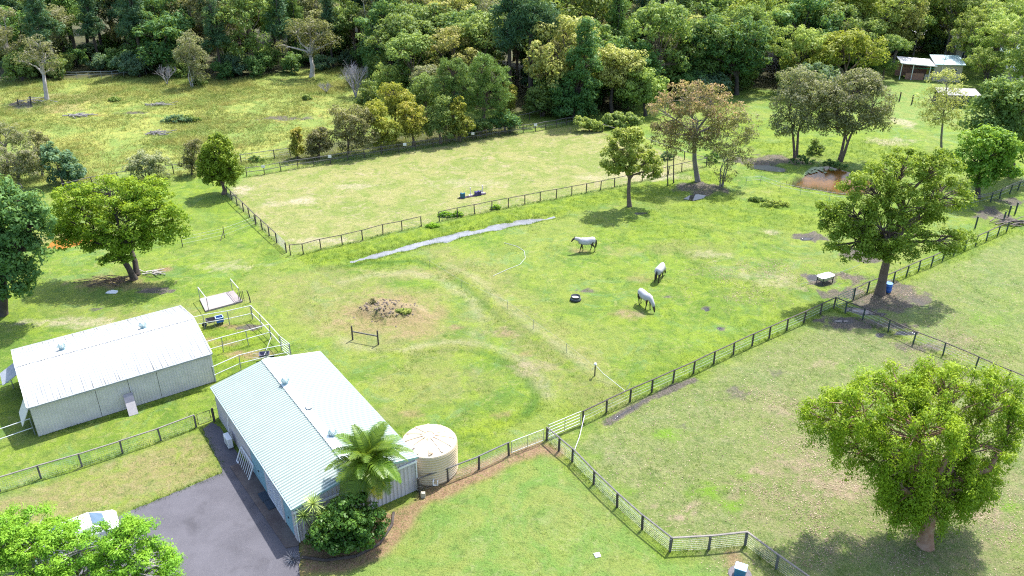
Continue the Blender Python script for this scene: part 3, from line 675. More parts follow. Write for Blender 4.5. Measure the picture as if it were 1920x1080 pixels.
# white bar gate leaning on the wall
lg = empty('leaning_gate', world_from_gs(-.55, on_left(461, 838) - .05, 0.04), R(34.9)); tag(lg, 'white barred metal panel leaning on the workshop wall beside the air conditioner', 'gate')
Lg = 2.3; tl = Matrix.Rotation(R(24), 4, 'Y')
def lb(a, b_, w_): return MB().bar(tl @ Vector(a), tl @ Vector(b_), w_)
for (a, b_) in (((0, 0, 0), (0, Lg, 0)), ((0, 0, 1.05), (0, Lg, 1.05)), ((0, 0, 0), (0, 0, 1.05)), ((0, Lg, 0), (0, Lg, 1.05))): lb(a, b_, .07).build('frame_bar', whitep, lg)
for k in range(1, 8): lb((0, Lg * k / 8, 0), (0, Lg * k / 8, 1.05), .035).build('bar', whitep, lg)
# tap post at the front right corner
tp = empty('garden_tap', G(787, 931)); tag(tp, 'dark tap post with hose reel at the workshop front corner by the tank', 'tap')
MB().tube([(0, 0, 0), (0, 0, .75)], .03, 6).build('post', darkgap, tp)
MB().box((.22, -.05, .18), (.26, .2, .36)).build('tap_box', mat('tap_box', (.45, .42, .33), None, 4), tp)
MB().tube([(.05 + .16 * math.cos(a), .0, .62 + .16 * math.sin(a)) for a in np.linspace(0, 6.28, 13)], .025, 5).build('hose_coil', darkgap, tp)

# ---------------------------------------------------------------- white stable shed
ws = empty('stable_shed', (-32.20, 45.30, 0), R(34.1)); WL, WW, WR = 11.95, 8.45, 1.0
tag(ws, 'long stable shed with bright white weathered roof and cream metal walls', 'shed')
cream = mat('cream_cladding', (.55, .52, .50), (.60, .565, .545), .5, .55, .0, fine=1.3)
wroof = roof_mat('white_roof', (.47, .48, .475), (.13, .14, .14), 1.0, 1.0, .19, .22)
wt = lambda t: EV + WR * (1 - abs(2 * t - 1))
def on_ws(px, py, z): 
    p = G(px, py, z) - Vector((-32.20, 45.30, z)); return p.x * math.cos(R(34.1)) + p.y * math.sin(R(34.1))
seams = [0.0, on_ws(178, 730, 2.5), on_ws(240, 713, 2.5), on_ws(294, 697, 2.5), WL]
for a, b_ in zip(seams, seams[1:]):
    ribbed_wall(ws, 'wall_panel', (a + .015, 0), (b_ - .015, 0), .03, lambda t: EV, cream, .19, .02, .014)
for s_ in seams[1:-1]: MB().box((s_, .03, EV / 2), (.05, .03, EV)).build('seam', darkgap, ws)
ribbed_wall(ws, 'wall', (WL, 0), (WL, WW), 0, wt, cream, .19, .02, .014)
ribbed_wall(ws, 'wall', (WL, WW), (0, WW), 0, lambda t: EV, cream, .19, .02, .014)
ribbed_wall(ws, 'wall', (0, WW), (0, 0), 1.9, wt, cream, .19, .02, .014)
for (a, b_) in ((0.0, .5), (2.6, 3.2), (5.2, 5.8), (7.9, WW)): MB().box((.02, (a + b_) / 2, .95), (.04, b_ - a, 1.9)).build('end_wall', cream, ws)
MB().box((1.6, WW / 2, 1.0), (.05, WW - .3, 1.9)).build('stall_wall', mat('stall_dark', (.10, .09, .08), (.14, .12, .1), 2, .8), ws)
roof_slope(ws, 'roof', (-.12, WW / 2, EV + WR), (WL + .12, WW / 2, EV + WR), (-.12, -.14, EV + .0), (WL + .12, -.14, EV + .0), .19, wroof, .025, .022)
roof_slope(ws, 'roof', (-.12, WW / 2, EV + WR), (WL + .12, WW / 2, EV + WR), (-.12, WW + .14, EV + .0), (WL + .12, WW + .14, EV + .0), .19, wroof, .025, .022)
rc = MB(); sa = math.atan(WR / (WW / 2))
for s_ in (-1, 1): rc.box((WL / 2, WW / 2 + s_ * .12, EV + WR + .05 - .028), (WL + .26, .25, .012), M=Matrix.Rotation(-s_ * sa, 3, 'X'))
rc.build('ridge_cap', mat('ridge_white2', (.76, .77, .77), (.66, .67, .67), 2, .4), ws)
for y_ in (-.20, WW + .20): MB().box((WL / 2, y_, EV - .05), (WL + .24, .11, .10)).build('gutter', mat('gutter_weathered', (.33, .35, .36), (.22, .24, .25), 1.5, .5), ws)
for x_ in (-.14, WL + .14):
    bb = MB()
    for s2 in (-1, 1): bb.bar((x_, WW / 2, EV + WR - .02), (x_, WW / 2 + s2 * (WW / 2 + .14), EV - .03), .03, .15)
    bb.build('barge_board', mat('barge_white', (.72, .73, .72), (.65, .66, .66), 2, .45), ws)
MB().box((WL + .03, .06, EV / 2), (.10, .14, EV - .05)).build('corner_trim', mat('corner_cream', (.66, .66, .60), None, 2), ws)
def roof_pt2(px, py, z):
    p = G(px, py, z) - Vector((-32.20, 45.30, 0)); c_, s_ = math.cos(R(34.1)), math.sin(R(34.1))
    x_ = p.x * c_ + p.y * s_; y_ = -p.x * s_ + p.y * c_
    return (x_, y_, EV + WR * (1 - abs(y_ - WW / 2) / (WW / 2)) + .03)
whirlybird(ws, roof_pt2(117, 656, 3.4)); whirlybird(ws, roof_pt2(269, 616, 3.4))
# two propped flaps on the open end
fl1 = MB().box((0, 0, -.65), (.04, 1.9, 1.3)).build('shutter', mat('flap_grey', (.22, .24, .27), (.3, .32, .35), 2, .5), ws); fl1.matrix_local = Matrix.Translation((-.1, 6.85, 1.95)) @ Matrix.Rotation(R(62), 4, 'Y')
fl2 = MB().box((0, 0, -.65), (.04, 1.9, 1.3)).build('shutter', mat('flap_white', (.66, .63, .60), (.6, .57, .54), 2, .5), ws); fl2.matrix_local = Matrix.Translation((-.1, 1.55, 1.95)) @ Matrix.Rotation(R(28), 4, 'Y')
# leaning board
p = G(251, 778); lbd = empty('leaning_board', (p.x, p.y, 0), R(34.1)); tag(lbd, 'pale board with dark upper end leaning on the front wall of the stable', 'board')
tl = Matrix.Rotation(R(-22), 4, 'X'); 
def tb(z0_, z1_, m_, nm):
    o = MB().box((0, 0, (z0_ + z1_) / 2), (.62, .07, z1_ - z0_)).build(nm, m_, lbd); o.matrix_local = tl; return o
tb(0, .95, mat('board_pale', (.62, .54, .56), (.55, .48, .5), 3, .6), 'lower_face'); tb(.955, 1.6, mat('board_dark', (.20, .19, .24), (.26, .25, .3), 3, .6), 'upper_face')

# ---------------------------------------------------------------- rainwater tank
tk = empty('water_tank', (-5.25, 42.05, 0)); tag(tk, 'round cream polythene rainwater tank with ribbed lid behind the workshop', 'tank')
tank_m = mat('tank_cream', (.57, .44, .29), (.62, .49, .34), .6, .45, fine=1.2)
lid_m = mat('tank_lid', (.66, .56, .43), (.62, .52, .39), 1.0, .45)
prof = [(1.70, 0.0), (1.76, .05)]
for k in range(11):
    z = .10 + k * .185; prof += [(1.745, z), (1.785, z + .03), (1.785, z + .12), (1.745, z + .15)]
prof += [(1.77, 2.16), (1.70, 2.22)]
MB().lathe((0, 0, 0), prof, 56).build('tank_wall', tank_m, tk, True)
ld = MB().lathe((0, 0, 0), [(1.755, 2.17), (1.70, 2.235), (1.2, 2.42), (.6, 2.58), (.30, 2.64), (.28, 2.68), (.02, 2.69)], 48).build('lid', lid_m, tk, True)
for k in range(12):
    a = 2 * math.pi * k / 12 + .12; mb = MB()
    c_, s_ = math.cos(a), math.sin(a)
    mb.bar((.32 * c_, .32 * s_, 2.67), (1.60 * c_, 1.60 * s_, 2.30), .15, .10)
    mb.build('rib', mat('tank_rib', (.58, .47, .33), (.54, .43, .30), 1, .45), ld, bevel=.02)
MB().lathe((-1.15, -.75, 2.36), [(.24, 0), (.24, .09), (.02, .11)], 18).build('strainer_hatch', mat('hatch_grey', (.42, .42, .46), (.34, .34, .38), 8, .5), ld)
MB().lathe((.25, -1.42, 2.34), [(.12, -.05), (.12, .07), (.02, .08)], 12).build('inlet_stub', mat('stub_brown', (.42, .30, .2), None, 6), ld)
MB().tube([(.35, -1.76, .55), (.35, -1.98, .55), (.35, -1.98, .30), (.55, -1.98, .30)], .045, 7).tube([(.62, -1.74, .5), (.62, -1.95, .5), (.62, -1.95, .25)], .035, 6).build('outlet_pipe', whitep, tk)

# ================================================================== FENCES, GATES
post_dark = mat('fence_timber', (.050, .042, .038), (.085, .072, .062), 4, .8, .3)
post_grey = mat('fence_timber_grey', (.085, .082, .080), (.15, .145, .14), 4, .75, .3)
rail_grey = mat('fence_rail_grey', (.15, .135, .12), (.23, .21, .19), 3, .75, .3)
green_post = mat('fence_green', (.030, .052, .048), (.05, .075, .068), 4, .6, .2)
galv = mat('galvanised', (.28, .31, .32), (.38, .41, .42), 5, .35, metal=.35)
whiterail = mat('white_rail', (.55, .57, .57), (.45, .47, .47), 4, .4)
steel_post = mat('steel_post', (.17, .20, .21), (.25, .28, .29), 4, .45, metal=.2)
wire_m = mat('wire', (.42, .46, .46), (.5, .54, .54), 6, .4, metal=.4)
tape_m = mat('electric_tape', (.52, .53, .52), (.45, .46, .45), 6, .6)
_pm = {}
def post_mesh(w, h, m, rnd=False):
    k = (w, round(h, 2), m.name, rnd)
    if k not in _pm:
        mb = MB()
        if rnd: mb.tube([(0, 0, -.15), (0, 0, h)], w / 2, 8)
        else: mb.box((0, 0, h / 2 - .075), (w, w, h + .15))
        _pm[k] = mb.mesh('post', m, False, .008 if not rnd else 0)
    return _pm[k]
rf = random.Random(9)
def fence(label, px, h, pm, rm=None, pw=.10, rails=(1.0,), rw=.09, rh=.05, wires=(), mesh=None, group=None, cat='fence', rnd=False, skip=(), wm=None, name='paddock_fence', fold=True, wr=.006, grow=0.0):
    base = [GP(*p) if len(p) == 2 else Vector(p) for p in px]
    root = empty(name, base[0]); o0 = base[0].copy()
    tag(root, label, cat, group)
    tops = []
    for i, b in enumerate(base):
        hh = h * (1 + rf.uniform(-.03, .03)); d = base[min(i + 1, len(base) - 1)] - base[max(i - 1, 0)]
        p = link('post', post_mesh(pw, h, pm, rnd), root, b - o0, math.atan2(d.y, d.x))
        p.rotation_euler[0] = rf.uniform(-.045, .045); p.rotation_euler[1] = rf.uniform(-.045, .045)
        tops.append(b + Vector((0, 0, h)))
    for r_ in rails:
        for i in range(len(base) - 1):
            if i in skip: continue
            a = base[i] + Vector((0, 0, h * r_)); c = base[i + 1] + Vector((0, 0, h * r_)); d = (c - a).normalized()
            if rnd: mb = MB().tube([a - o0 - d * .02, c - o0 + d * .02], rw / 2, 7)
            else: mb = MB().bar(a - o0 - d * .04 + Vector((0, 0, rh / 2)), c - o0 + d * .04 + Vector((0, 0, rh / 2 + rf.uniform(-.03, .03))), rw, rh)
            mb.build('rail', rm or pm, root)
    for z in wires:
        mb = MB(); 
        for i in range(len(base) - 1):
            if i in skip: continue
            a = base[i] + Vector((0, 0, z)); c = base[i + 1] + Vector((0, 0, z)); m_ = (a + c) / 2 - Vector((0, 0, .015))
            mb.tube([a - o0, m_ - o0, c - o0], wr, 4)
        mb.build('wire', wm or wire_m, root)
    if mesh:
        mb = MB()
        for i in range(len(base) - 1):
            if i in skip: continue
            a, c = base[i] - o0, base[i + 1] - o0; L = (c - a).length; n = max(2, int(L / mesh))
            for k in range(1, n):
                q = a.lerp(c, k / n); mb.bar(q + Vector((0, 0, .04)), q + Vector((0, 0, h * .93)), .005)
            nz = int(h * .9 / mesh)
            for k in range(nz + 1):
                z = Vector((0, 0, .05 + k * (h * .88) / nz)); mb.bar(a + z, c + z, .005)
        tag(mb.build('wire_mesh', wire_m, root), kind='stuff')
    return root
def gate(label, a, b, h=1.15, bars=5, m=None, r=.022, brace=True, cat='gate', name='paddock_gate', meshed=False):
    A_ = GP(*a); B_ = GP(*b); root = empty(name, A_); tag(root, label, cat)
    d = B_ - A_; m = m or galv; e = d.normalized() * .12
    for k in range(bars):
        z = Vector((0, 0, .14 + (h - .14) * k / (bars - 1)))
        MB().tube([e + z, d - e + z], r, 7).build('rail', m, root)
    for q in (e, d - e): MB().tube([q + Vector((0, 0, .12)), q + Vector((0, 0, h + .02))], r, 7).build('stile', m, root)
    if brace: MB().tube([d * .5 + Vector((0, 0, .14)), d * .5 + Vector((0, 0, h))], r * .8, 6).build('brace', steel_post, root)
    if meshed:
        mb = MB(); n = int(d.length / .12)
        for k in range(1, n): q = e.lerp(d - e, k / n); mb.bar(q + Vector((0, 0, .14)), q + Vector((0, 0, h)), .005)
        for k in range(1, 9): z = Vector((0, 0, .14 + (h - .14) * k / 9)); mb.bar(e + z, d - e + z, .005)
        tag(mb.build('wire_mesh', wire_m, root), kind='stuff')
    return root
fence('dark timber rail fence with wire mesh along the front of the stable and drive lawn', [(-90, 952), (0, 921), (77, 897), (154, 875), (230, 850), (302, 826), (368, 801)], 1.0, post_grey, rail_grey, .11, mesh=.15)
gate('narrow black wire mesh gate between the drive fence and the workshop corner', (370, 801), (400, 790), 1.0, 2, post_dark, .02, False, meshed=True)
_h = link('post', post_mesh(.13, 1.1, post_dark), None, GP(402, 790)); _h.name = 'gate_post'; tag(_h, 'dark square gate post at the back corner of the workshop', 'post')
fence('dark timber fence with wire mesh passing in front of the cream water tank', [(786, 922), (840, 903), (898, 880), (954, 854)], 1.05, post_dark, post_grey, .11, mesh=.13)
gate('silver framed wire mesh gate at the lawn corner near the tank', (956, 853), (1022, 827), 1.05, 2, galv, .022, True, meshed=True)
fence('dark timber fence with wire mesh running diagonally down beside the green lawn', [(1025, 825), (1048, 845), (1073, 865), (1113, 907), (1157, 950), (1204, 992), (1256, 1033)], 1.05, post_dark, post_grey, .12, mesh=.13, wires=(.75,), wr=.012)
fence('short grey timber rail fence behind the blue box at the lower edge', [(1256, 1033), (1329, 1029), (1397, 1022)], 1.0, post_grey, rail_grey, .12, mesh=.15, rw=.11)
fence('grey timber rail fence leaving the lower edge beside the blue box', [(1397, 1022), (1455, 1066), (1525, 1116), (1610, 1175)], 1.0, post_grey, rail_grey, .12, mesh=.15, rw=.11)
gate('long silver five bar gate beside the lawn corner post', (1026, 823), (1091, 795), 1.15, 5, galv, .024)
longf = [(1093, 795), (1137, 773), (1181, 753), (1222, 735), (1262, 717), (1300, 700), (1338, 682), (1375, 664), (1410, 648), (1442, 634), (1475, 619), (1507, 605), (1538, 590), (1563, 578)]
fence('long dark timber rail fence with white wires crossing the paddocks', longf, 1.1, post_dark, post_dark, .11, wires=(.35, .62, .86), wm=tape_m, wr=.009)
gate('dark green five bar gate beside the eucalypt trunk', (1566, 576), (1598, 562), 1.15, 5, mat('gate_green', (.06, .14, .12), (.09, .18, .15), 4, .4), .026, False)
fence('dark rail fence with wires receding behind the spreading eucalypt', [(1600, 561), (1626, 548), (1651, 539), (1675, 529), (1699, 518), (1722, 508), (1746, 499), (1767, 489), (1788, 479), (1808, 470), (1829, 461), (1849, 452), (1870, 442), (1887, 434)], 1.1, green_post, post_dark, .11, wires=(.4, .7), wr=.008)
fence('dark pipe fence with white wires running down to the right edge above the weeping tree', [(1563, 578), (1585, 587), (1617, 599), (1665, 622), (1712, 644), (1768, 665), (1828, 692), (1888, 718), (1950, 745)], 1.1, green_post, post_dark, .10, wires=(.35, .6, .85), wm=tape_m, wr=.009)
fence('low dark rail fence at the right edge under the dense green trees', [(1800, 392), (1857, 379), (1874, 372), (1893, 363), (1908, 357), (1940, 345)], 1.15, green_post, rail_grey, .12, rails=(1.0, .8), wires=(.5,), wr=.008)
for i, p in enumerate([(1828, 428), (1880, 419), (1890, 407), (1903, 401)]):
    o = link('fence_post', post_mesh(.13, 1.35, green_post), None, GP(*p)); tag(o, ['lone dark post left of the log heap at the right edge', 'dark post just left of the log heap, nearest of the leaning row', 'dark post above the log heap, middle of the leaning row', 'dark post above the log heap, farthest of the leaning row'][i], 'post', 'posts by the log heap')
# arena
arena_s1 = [(545, 479), (569, 477), (602, 468), (642, 460), (680, 451), (718, 440), (754, 433), (790, 425)]
fence('thin dark rail fence on the near left side of the tan riding arena', arena_s1, 1.1, post_dark, post_dark, .09, rw=.07, mesh=.3)
arena_s2 = [(824, 416), (858, 408), (890, 402), (922, 395), (953, 389), (984, 383), (1013, 377), (1043, 372), (1072, 366), (1099, 361), (1126, 356), (1152, 351), (1178, 345), (1204, 340), (1229, 334), (1253, 328), (1278, 322), (1302, 317), (1324, 313)]
fence('thin dark rail fence on the near right side of the tan riding arena', arena_s2, 1.1, post_dark, post_dark, .09, rw=.07, mesh=.3)
nwp = [(463, 331), (496, 327), (527, 321), (559, 316), (589, 312), (620, 307), (652, 301), (684, 296), (716, 291), (748, 286), (780, 281), (812, 276), (838, 271), (862, 267), (887, 263), (912, 259), (936, 255), (958, 252), (981, 249), (1004, 246), (1023, 242), (1043, 239), (1062, 235), (1080, 232)]
fence('dark rail fence along the far side of the riding arena below the tree belt', nwp, 1.1, post_dark, post_grey, .09, rw=.07, rails=(1.0, .5), mesh=.3)
fence('dark rail fence on the right end of the riding arena under the orange tree', [(1080, 232), (1103, 239), (1130, 248), (1160, 258), (1190, 268), (1220, 278), (1252, 289), (1283, 300), (1324, 313)], 1.1, post_dark, post_grey, .09, rw=.07)
fence('dark rail fence on the left end of the riding arena beside the round cypress', [(426, 366), (435, 376), (445, 386), (457, 397), (468, 408), (480, 420), (492, 431), (505, 443), (519, 456)], 1.1, post_dark, post_dark, .10, rw=.08, mesh=.25)
gate('silver bar gate at the near left corner of the riding arena', (519.5, 456), (537, 473), 1.1, 6, galv, .02, False)
_h = link('gate_post', post_mesh(.11, 1.1, post_dark), None, GP(537, 474)); tag(_h, 'dark hinge post of the arena corner gate', 'post')
for i, p in enumerate([(496, 327), (620, 308), (760, 285), (887, 264), (1004, 247)]):           # white dressage letter boards on the far rail
    q = GP(*p); o = empty('marker_board', q + Vector((0, -.12, .95))); tag(o, 'white marker board on the far arena rail, ' + ['leftmost of five', 'second from left', 'in the middle of five', 'fourth from left', 'rightmost of five'][i], 'marker', 'white marker boards on the arena rail')
    MB().box((0, 0, .12), (.42, .03, .36)).build('board', whitep, o)
    MB().box((0, .03, .12), (.05, .03, .40)).build('bracket', post_dark, o)
fence('rustic dark rail fence behind the arena bordering the marshy field', [(120, 362), (173, 349), (222, 340), (274, 333), (326, 326), (390, 316), (453, 306), (515, 297), (545, 293)], 1.1, post_dark, post_grey, .11, wires=(.4, .7), wr=.008)
fence('short dark rail fence in the weeds beyond the far arena corner', [(930, 240), (962, 233), (993, 226), (1013, 220), (1034, 212)], 1.1, post_dark, post_grey, .10)
fence('bluish pipe rail fence at the forest edge behind the bare tree', [(105, 149), (120, 148), (145, 148), (168, 147), (191, 147), (212, 147), (233, 144), (257, 141), (275, 140)], 1.25, steel_post, steel_post, .09, rails=(1.0, .62), rw=.07, rnd=True)
# wire fence left of the arena
fence('white strand wire fence with braced dark post left of the arena', [(343, 463), (421, 446), (480, 424)], 1.25, post_dark, None, .08, rails=(), wires=(.35, .75, 1.05), wm=tape_m, wr=.009, rnd=True)
b = MB().tube([GP(413, 452), GP(421, 446) + Vector((0, 0, .7))], .035, 6).build('brace_stay', post_dark); tag(b, 'slanting dark brace against the wire fence post left of the arena', 'brace')
# electric tape fences
fence('white electric tape strung on low pickets across the horse paddock', [(806, 502), (865, 540), (951, 582), (1000, 618), (1062, 662), (1115, 706)], .85, steel_post, None, .035, rails=(), wires=(.8,), wm=tape_m, wr=.006, rnd=True, name='tape_fence')
fence('white electric tape on thin pickets beside the clay pond', [(1398, 347), (1425, 345), (1462, 358), (1500, 366), (1555, 375), (1600, 380)], 1.0, steel_post, None, .04, rails=(), wires=(.95, .55), wm=tape_m, wr=.014, rnd=True, name='tape_fence')
ip = empty('insulated_post', GP(1115, 706)); tag(ip, 'dark post with white insulator ring in lush grass near the paddock fence', 'post')
MB().tube([(0, 0, 0), (0, 0, 1.0)], .05, 7).build('post', post_dark, ip)
MB().lathe((0, 0, 1.0), [(.10, 0), (.13, .05), (.10, .12), (.03, .18)], 10).build('insulator', whitep, ip); MB().tube([(.0, 0, .75), (-.18, -.05, .7), (-.2, 0, .55)], .02, 5).build('tape_tail', tape_m, ip)
def rope(label, px, r=.02, dz=.03, cat='rope', m=None):
    pts = [GP(*p) if len(p) == 2 else GP(p[0], p[1], p[2]) for p in px]; o = pts[0].copy()
    ob = MB().tube([p - o + Vector((0, 0, dz)) for p in pts], r, 5).build('rope', m or tape_m); ob.location = o; tag(ob, label, cat); return ob
rope('white tape sagging from the insulator post to the paddock fence', [(1115, 706, .95), (1130, 712, .5), (1150, 722, .25), (1172, 738, .2), (1180, 735, .8)])
rope('white rope stretched from the gate post down to the diagonal fence', [(1095, 800, .95), (1086, 835, .75), (1076, 868, 1.0)], .025)
rope('white hose curve lying on the grass left of the horses', [(925, 518), (950, 507), (975, 497), (985, 485), (983, 472), (970, 463), (945, 456)], .02)
for i, p in enumerate([(806, 503), (948, 578), (995, 607)]):
    pass
# stable yard of white pipe rails
yk = dict(rails=(1.0, .45), rw=.06, rnd=True, pw=.065, name='yard_rail')
shed_r = [(365, 622), (385, 617), (431, 609), (474, 599)]
fence('white pipe rail on the far side of the stable yard', shed_r, 1.35, steel_post, whiterail, group=None, **yk)
fence('white pipe rail closing the outer end of the stable yard', [(474, 599), (491, 616), (509, 635), (528, 657)], 1.35, steel_post, whiterail, **yk)
gate('silver six bar gate at the outer end of the stable yard', (528.5, 657.5), (546.5, 672), 1.35, 6, whiterail, .025, False)
fence('white pipe rail dividing the stable yard in two', [(392, 668), (419, 660), (466, 647), (508, 635)], 1.35, steel_post, whiterail, **yk)
fence('white pipe rail on the near side of the stable yard by the workshop roof', [(404, 716), (452, 694), (502, 681), (547, 672)], 1.35, steel_post, whiterail, **yk)
fence('white pipe rail leaving the near left corner of the stable', [(-70, 862), (-10, 842), (66, 815)], 1.35, steel_post, whiterail, **yk)
fence('white pipe rail leaving the far left corner of the stable', [(-70, 752), (-20, 740), (26, 728)], 1.35, steel_post, whiterail, **yk)

# ================================================================== HORSES
def remesh(name, mb, m, vox=.03, parent=None):
    me = mb.mesh(name, m); o = link(name, me)
    r = o.modifiers.new('r', 'REMESH'); r.mode = 'VOXEL'; r.voxel_size = vox; r.use_smooth_shade = True
    s = o.modifiers.new('s', 'SMOOTH'); s.factor = .5; s.iterations = 6
    dg = bpy.context.evaluated_depsgraph_get(); ev = o.evaluated_get(dg)
    nm = bpy.data.meshes.new_from_object(ev); o.modifiers.clear(); o.data = nm
    nm.materials.clear(); nm.materials.append(m)
    if parent is not None: o.parent = parent
    return o
hide_m = mat('horse_hide', (.032, .020, .015), (.055, .036, .026), 5, .6, .2)
hair_m = mat('horse_hair', (.012, .010, .010), (.022, .018, .016), 9, .7, .3)
rug_m = mat('horse_rug', (.36, .35, .385), (.47, .46, .485), 3, .75, .3)
def ellipse_loft(mb, rings, n=16):
    base = len(mb.v)
    for (c, ry, rz, t) in rings:                      # centre, half width, half height, tilt of the ring about y
        for k in range(n):
            a = 2 * math.pi * k / n; q = Vector((0, ry * math.cos(a), rz * math.sin(a)))
            q = Matrix.Rotation(t, 3, 'Y') @ q; mb.v.append(tuple(Vector(c) + q))
    for i in range(len(rings) - 1):
        for k in range(n):
            a = base + i * n + k; b = base + i * n + (k + 1) % n; mb.f.append((a, b, b + n, a + n))
    mb.f.append(tuple(base + k for k in range(n))[::-1]); e = base + (len(rings) - 1) * n; mb.f.append(tuple(e + k for k in range(n)))
def horse(label, loc, rz, graze, stride, turn=0.0):
    root = empty('horse', loc, rz); tag(root, label, 'horse', 'rugged horses in the paddock')
    if graze:
        neck = [((.56, 0, 1.24), .20), ((.80, .05 * turn, 1.08), .155), ((1.02, .12 * turn, .82), .12), ((1.16, .18 * turn, .58), .10)]
        head = [((1.16, .18 * turn, .60), .105), ((1.22, .2 * turn, .42), .10), ((1.27, .22 * turn, .24), .07), ((1.28, .22 * turn, .12), .062)]
        ears = (1.11, .18 * turn, .66)
    else:
        neck = [((.56, 0, 1.28), .21), ((.80, .04 * turn, 1.40), .16), ((1.04, .08 * turn, 1.50), .13), ((1.20, .1 * turn, 1.54), .105)]
        head = [((1.20, .1 * turn, 1.54), .105), ((1.32, .1 * turn, 1.44), .10), ((1.46, .1 * turn, 1.26), .072), ((1.51, .1 * turn, 1.18), .062)]
        ears = (1.18, .1 * turn, 1.66)
    b = MB()
    ellipse_loft(b, [((-.88, 0, 1.20), .10, .14, 0), ((-.80, 0, 1.20), .22, .25, 0), ((-.60, 0, 1.20), .29, .31, 0), ((-.25, 0, 1.14), .29, .31, 0), ((.1, 0, 1.12), .29, .33, 0), ((.4, 0, 1.15), .26, .33, 0), ((.62, 0, 1.18), .17, .25, 0), ((.70, 0, 1.18), .08, .14, 0)])
    b.tube([p for p, r in neck], [r for p, r in neck], 10); b.tube([p for p, r in head], [r for p, r in head], 10)
    for s_ in (-1, 1):
        e = Vector(ears) + Vector((0, s_ * .06, 0)); d = Vector((-.04, s_ * .02, .15)) if not graze else Vector((-.13, s_ * .03, .06))
        b.tube([e, e + d * .6, e + d], [.038, .03, .008], 6)
    for i, s_ in enumerate((-1, 1)):
        k = stride * s_
        b.tube([(.42, s_ * .15, 1.05), (.42 + .02 * k, s_ * .17, .82), (.45 + .12 * k, s_ * .16, .47), (.42 + .20 * k, s_ * .16, .13), (.47 + .22 * k, s_ * .16, .055), (.48 + .22 * k, s_ * .16, 0.0)], [.15, .105, .062, .042, .058, .066], 9)
        b.tube([(-.62, s_ * .15, 1.12), (-.50 - .02 * k, s_ * .18, .85), (-.76 - .10 * k, s_ * .17, .52), (-.74 - .18 * k, s_ * .17, .14), (-.69 - .19 * k, s_ * .17, .055), (-.68 - .19 * k, s_ * .17, 0.0)], [.21, .15, .065, .045, .058, .066], 9)
    body = remesh('body', b, hide_m, .028, root)
    # rug with neck cover
    r_ = MB(); rr = [((-.93, 0, 1.18), .12, .18, 0), ((-.85, 0, 1.15), .26, .36, 0), ((-.62, 0, 1.13), .335, .42, 0), ((-.25, 0, 1.08), .335, .42, 0), ((.1, 0, 1.07), .335, .43, 0), ((.42, 0, 1.11), .31, .42, 0), ((.60, 0, 1.18), .25, .33, -.3 if not graze else .35)]
    for (p, q) in neck[1:]: rr.append((p, q * 1.22, q * 1.35, (-.45 if not graze else .75)))
    ellipse_loft(r_, rr, 18)
    rug = r_.build('rug', rug_m, root, True)
    md = np.array([v.co for v in rug.data.vertices]); md[:, 2] = np.where((md[:, 2] < .84) & (md[:, 0] < .6), .84 - (0.84 - md[:, 2]) * .25, md[:, 2]); md += (np.random.RandomState(3).rand(*md.shape) - .5) * .025
    rug.data.vertices.foreach_set('co', md.ravel())
    MB().bar((.1, 0, .76), (.1, .0, .77), .04, .6).build('strap', hair_m, rug)
    MB().tube([(-.92, 0, 1.28), (-1.02, 0, 1.15), (-1.04, 0, .85), (-1.02, 0, .55), (-1.0, 0, .34)], [.04, .075, .095, .08, .02], 8).build('tail', hair_m, root, True)
    return root
def heading(a, b): d = G(*b) - G(*a); return math.atan2(d.y, d.x)
horse('white rugged horse walking left with head level, farthest of the three', GP(1098, 471.5), R(180 + 8), False, 1.0, .5)
horse('white rugged horse seen from behind, grazing with dark tail towards the camera', GP(1236, 524), R(62), True, .3, -.6)
horse('white rugged horse grazing towards the lower right, nearest of the three', GP(1209, 576), R(-62), True, .5, .3)

# ================================================================== PADDOCK THINGS
black = mat('black_rubber', (.022, .026, .030), (.04, .045, .05), 6, .6, .2)
ft = empty('feed_tub', GP(1079, 563)); tag(ft, 'round black rubber feeder standing on the grass left of the horses', 'feeder')
MB().lathe((0, 0, 0), [(.42, 0), (.50, .06), (.50, .14), (.44, .18), (.41, .22), (.41, .40), (.43, .42), (.38, .42), (.36, .24), (.30, .22)], 26).build('tub', black, ft, True)
MB().lathe((0, 0, .25), [(.36, 0), (.35, .012)], 22).build('feed', mat('feed_pale', (.35, .36, .36), (.45, .45, .44), 12, .8), ft); MB().lathe((0, 0, .2), [(.435, 0), (.435, .03)], 26).build('band', mat('tub_band', (.28, .33, .33), None, 6), ft)
tr = empty('water_trough', GP(1546, 529), R(28)); tag(tr, 'white bath tub water trough on dark legs in a muddy patch', 'trough')
t_ = MB(); 
def tubring(sx, sy, z, n=24): return [(sx * (abs(math.cos(a)) ** .45) * (1 if math.cos(a) >= 0 else -1), sy * (abs(math.sin(a)) ** .45) * (1 if math.sin(a) >= 0 else -1), z) for a in [2 * math.pi * k / n for k in range(n)]]
rings = [tubring(.62, .30, .30), tubring(.80, .42, .68), tubring(.86, .47, .70), tubring(.86, .47, .73), tubring(.77, .38, .73), tubring(.72, .34, .60)]
for r_ in rings: t_.v += r_
for i in range(len(rings) - 1):
    for k in range(24): a = i * 24 + k; b = i * 24 + (k + 1) % 24; t_.f.append((a, b, b + 24, a + 24))
t_.f.append(tuple(range(24))[::-1])
t_.build('tub', whitep, tr, True)
w_ = MB(); w_.v += tubring(.74, .355, .64); w_.f.append(tuple(range(24))); w_.build('water', water_mat('trough_water', (.45, .47, .38), .05), tr)
for sx in (-.62, .62):
    for sy in (-.36, .36): MB().bar((sx, sy, 0), (sx, sy, .66), .06).build('leg', black, tr)
    MB().bar((sx, -.36, .3), (sx, .36, .3), .06).build('cross_bar', black, tr)
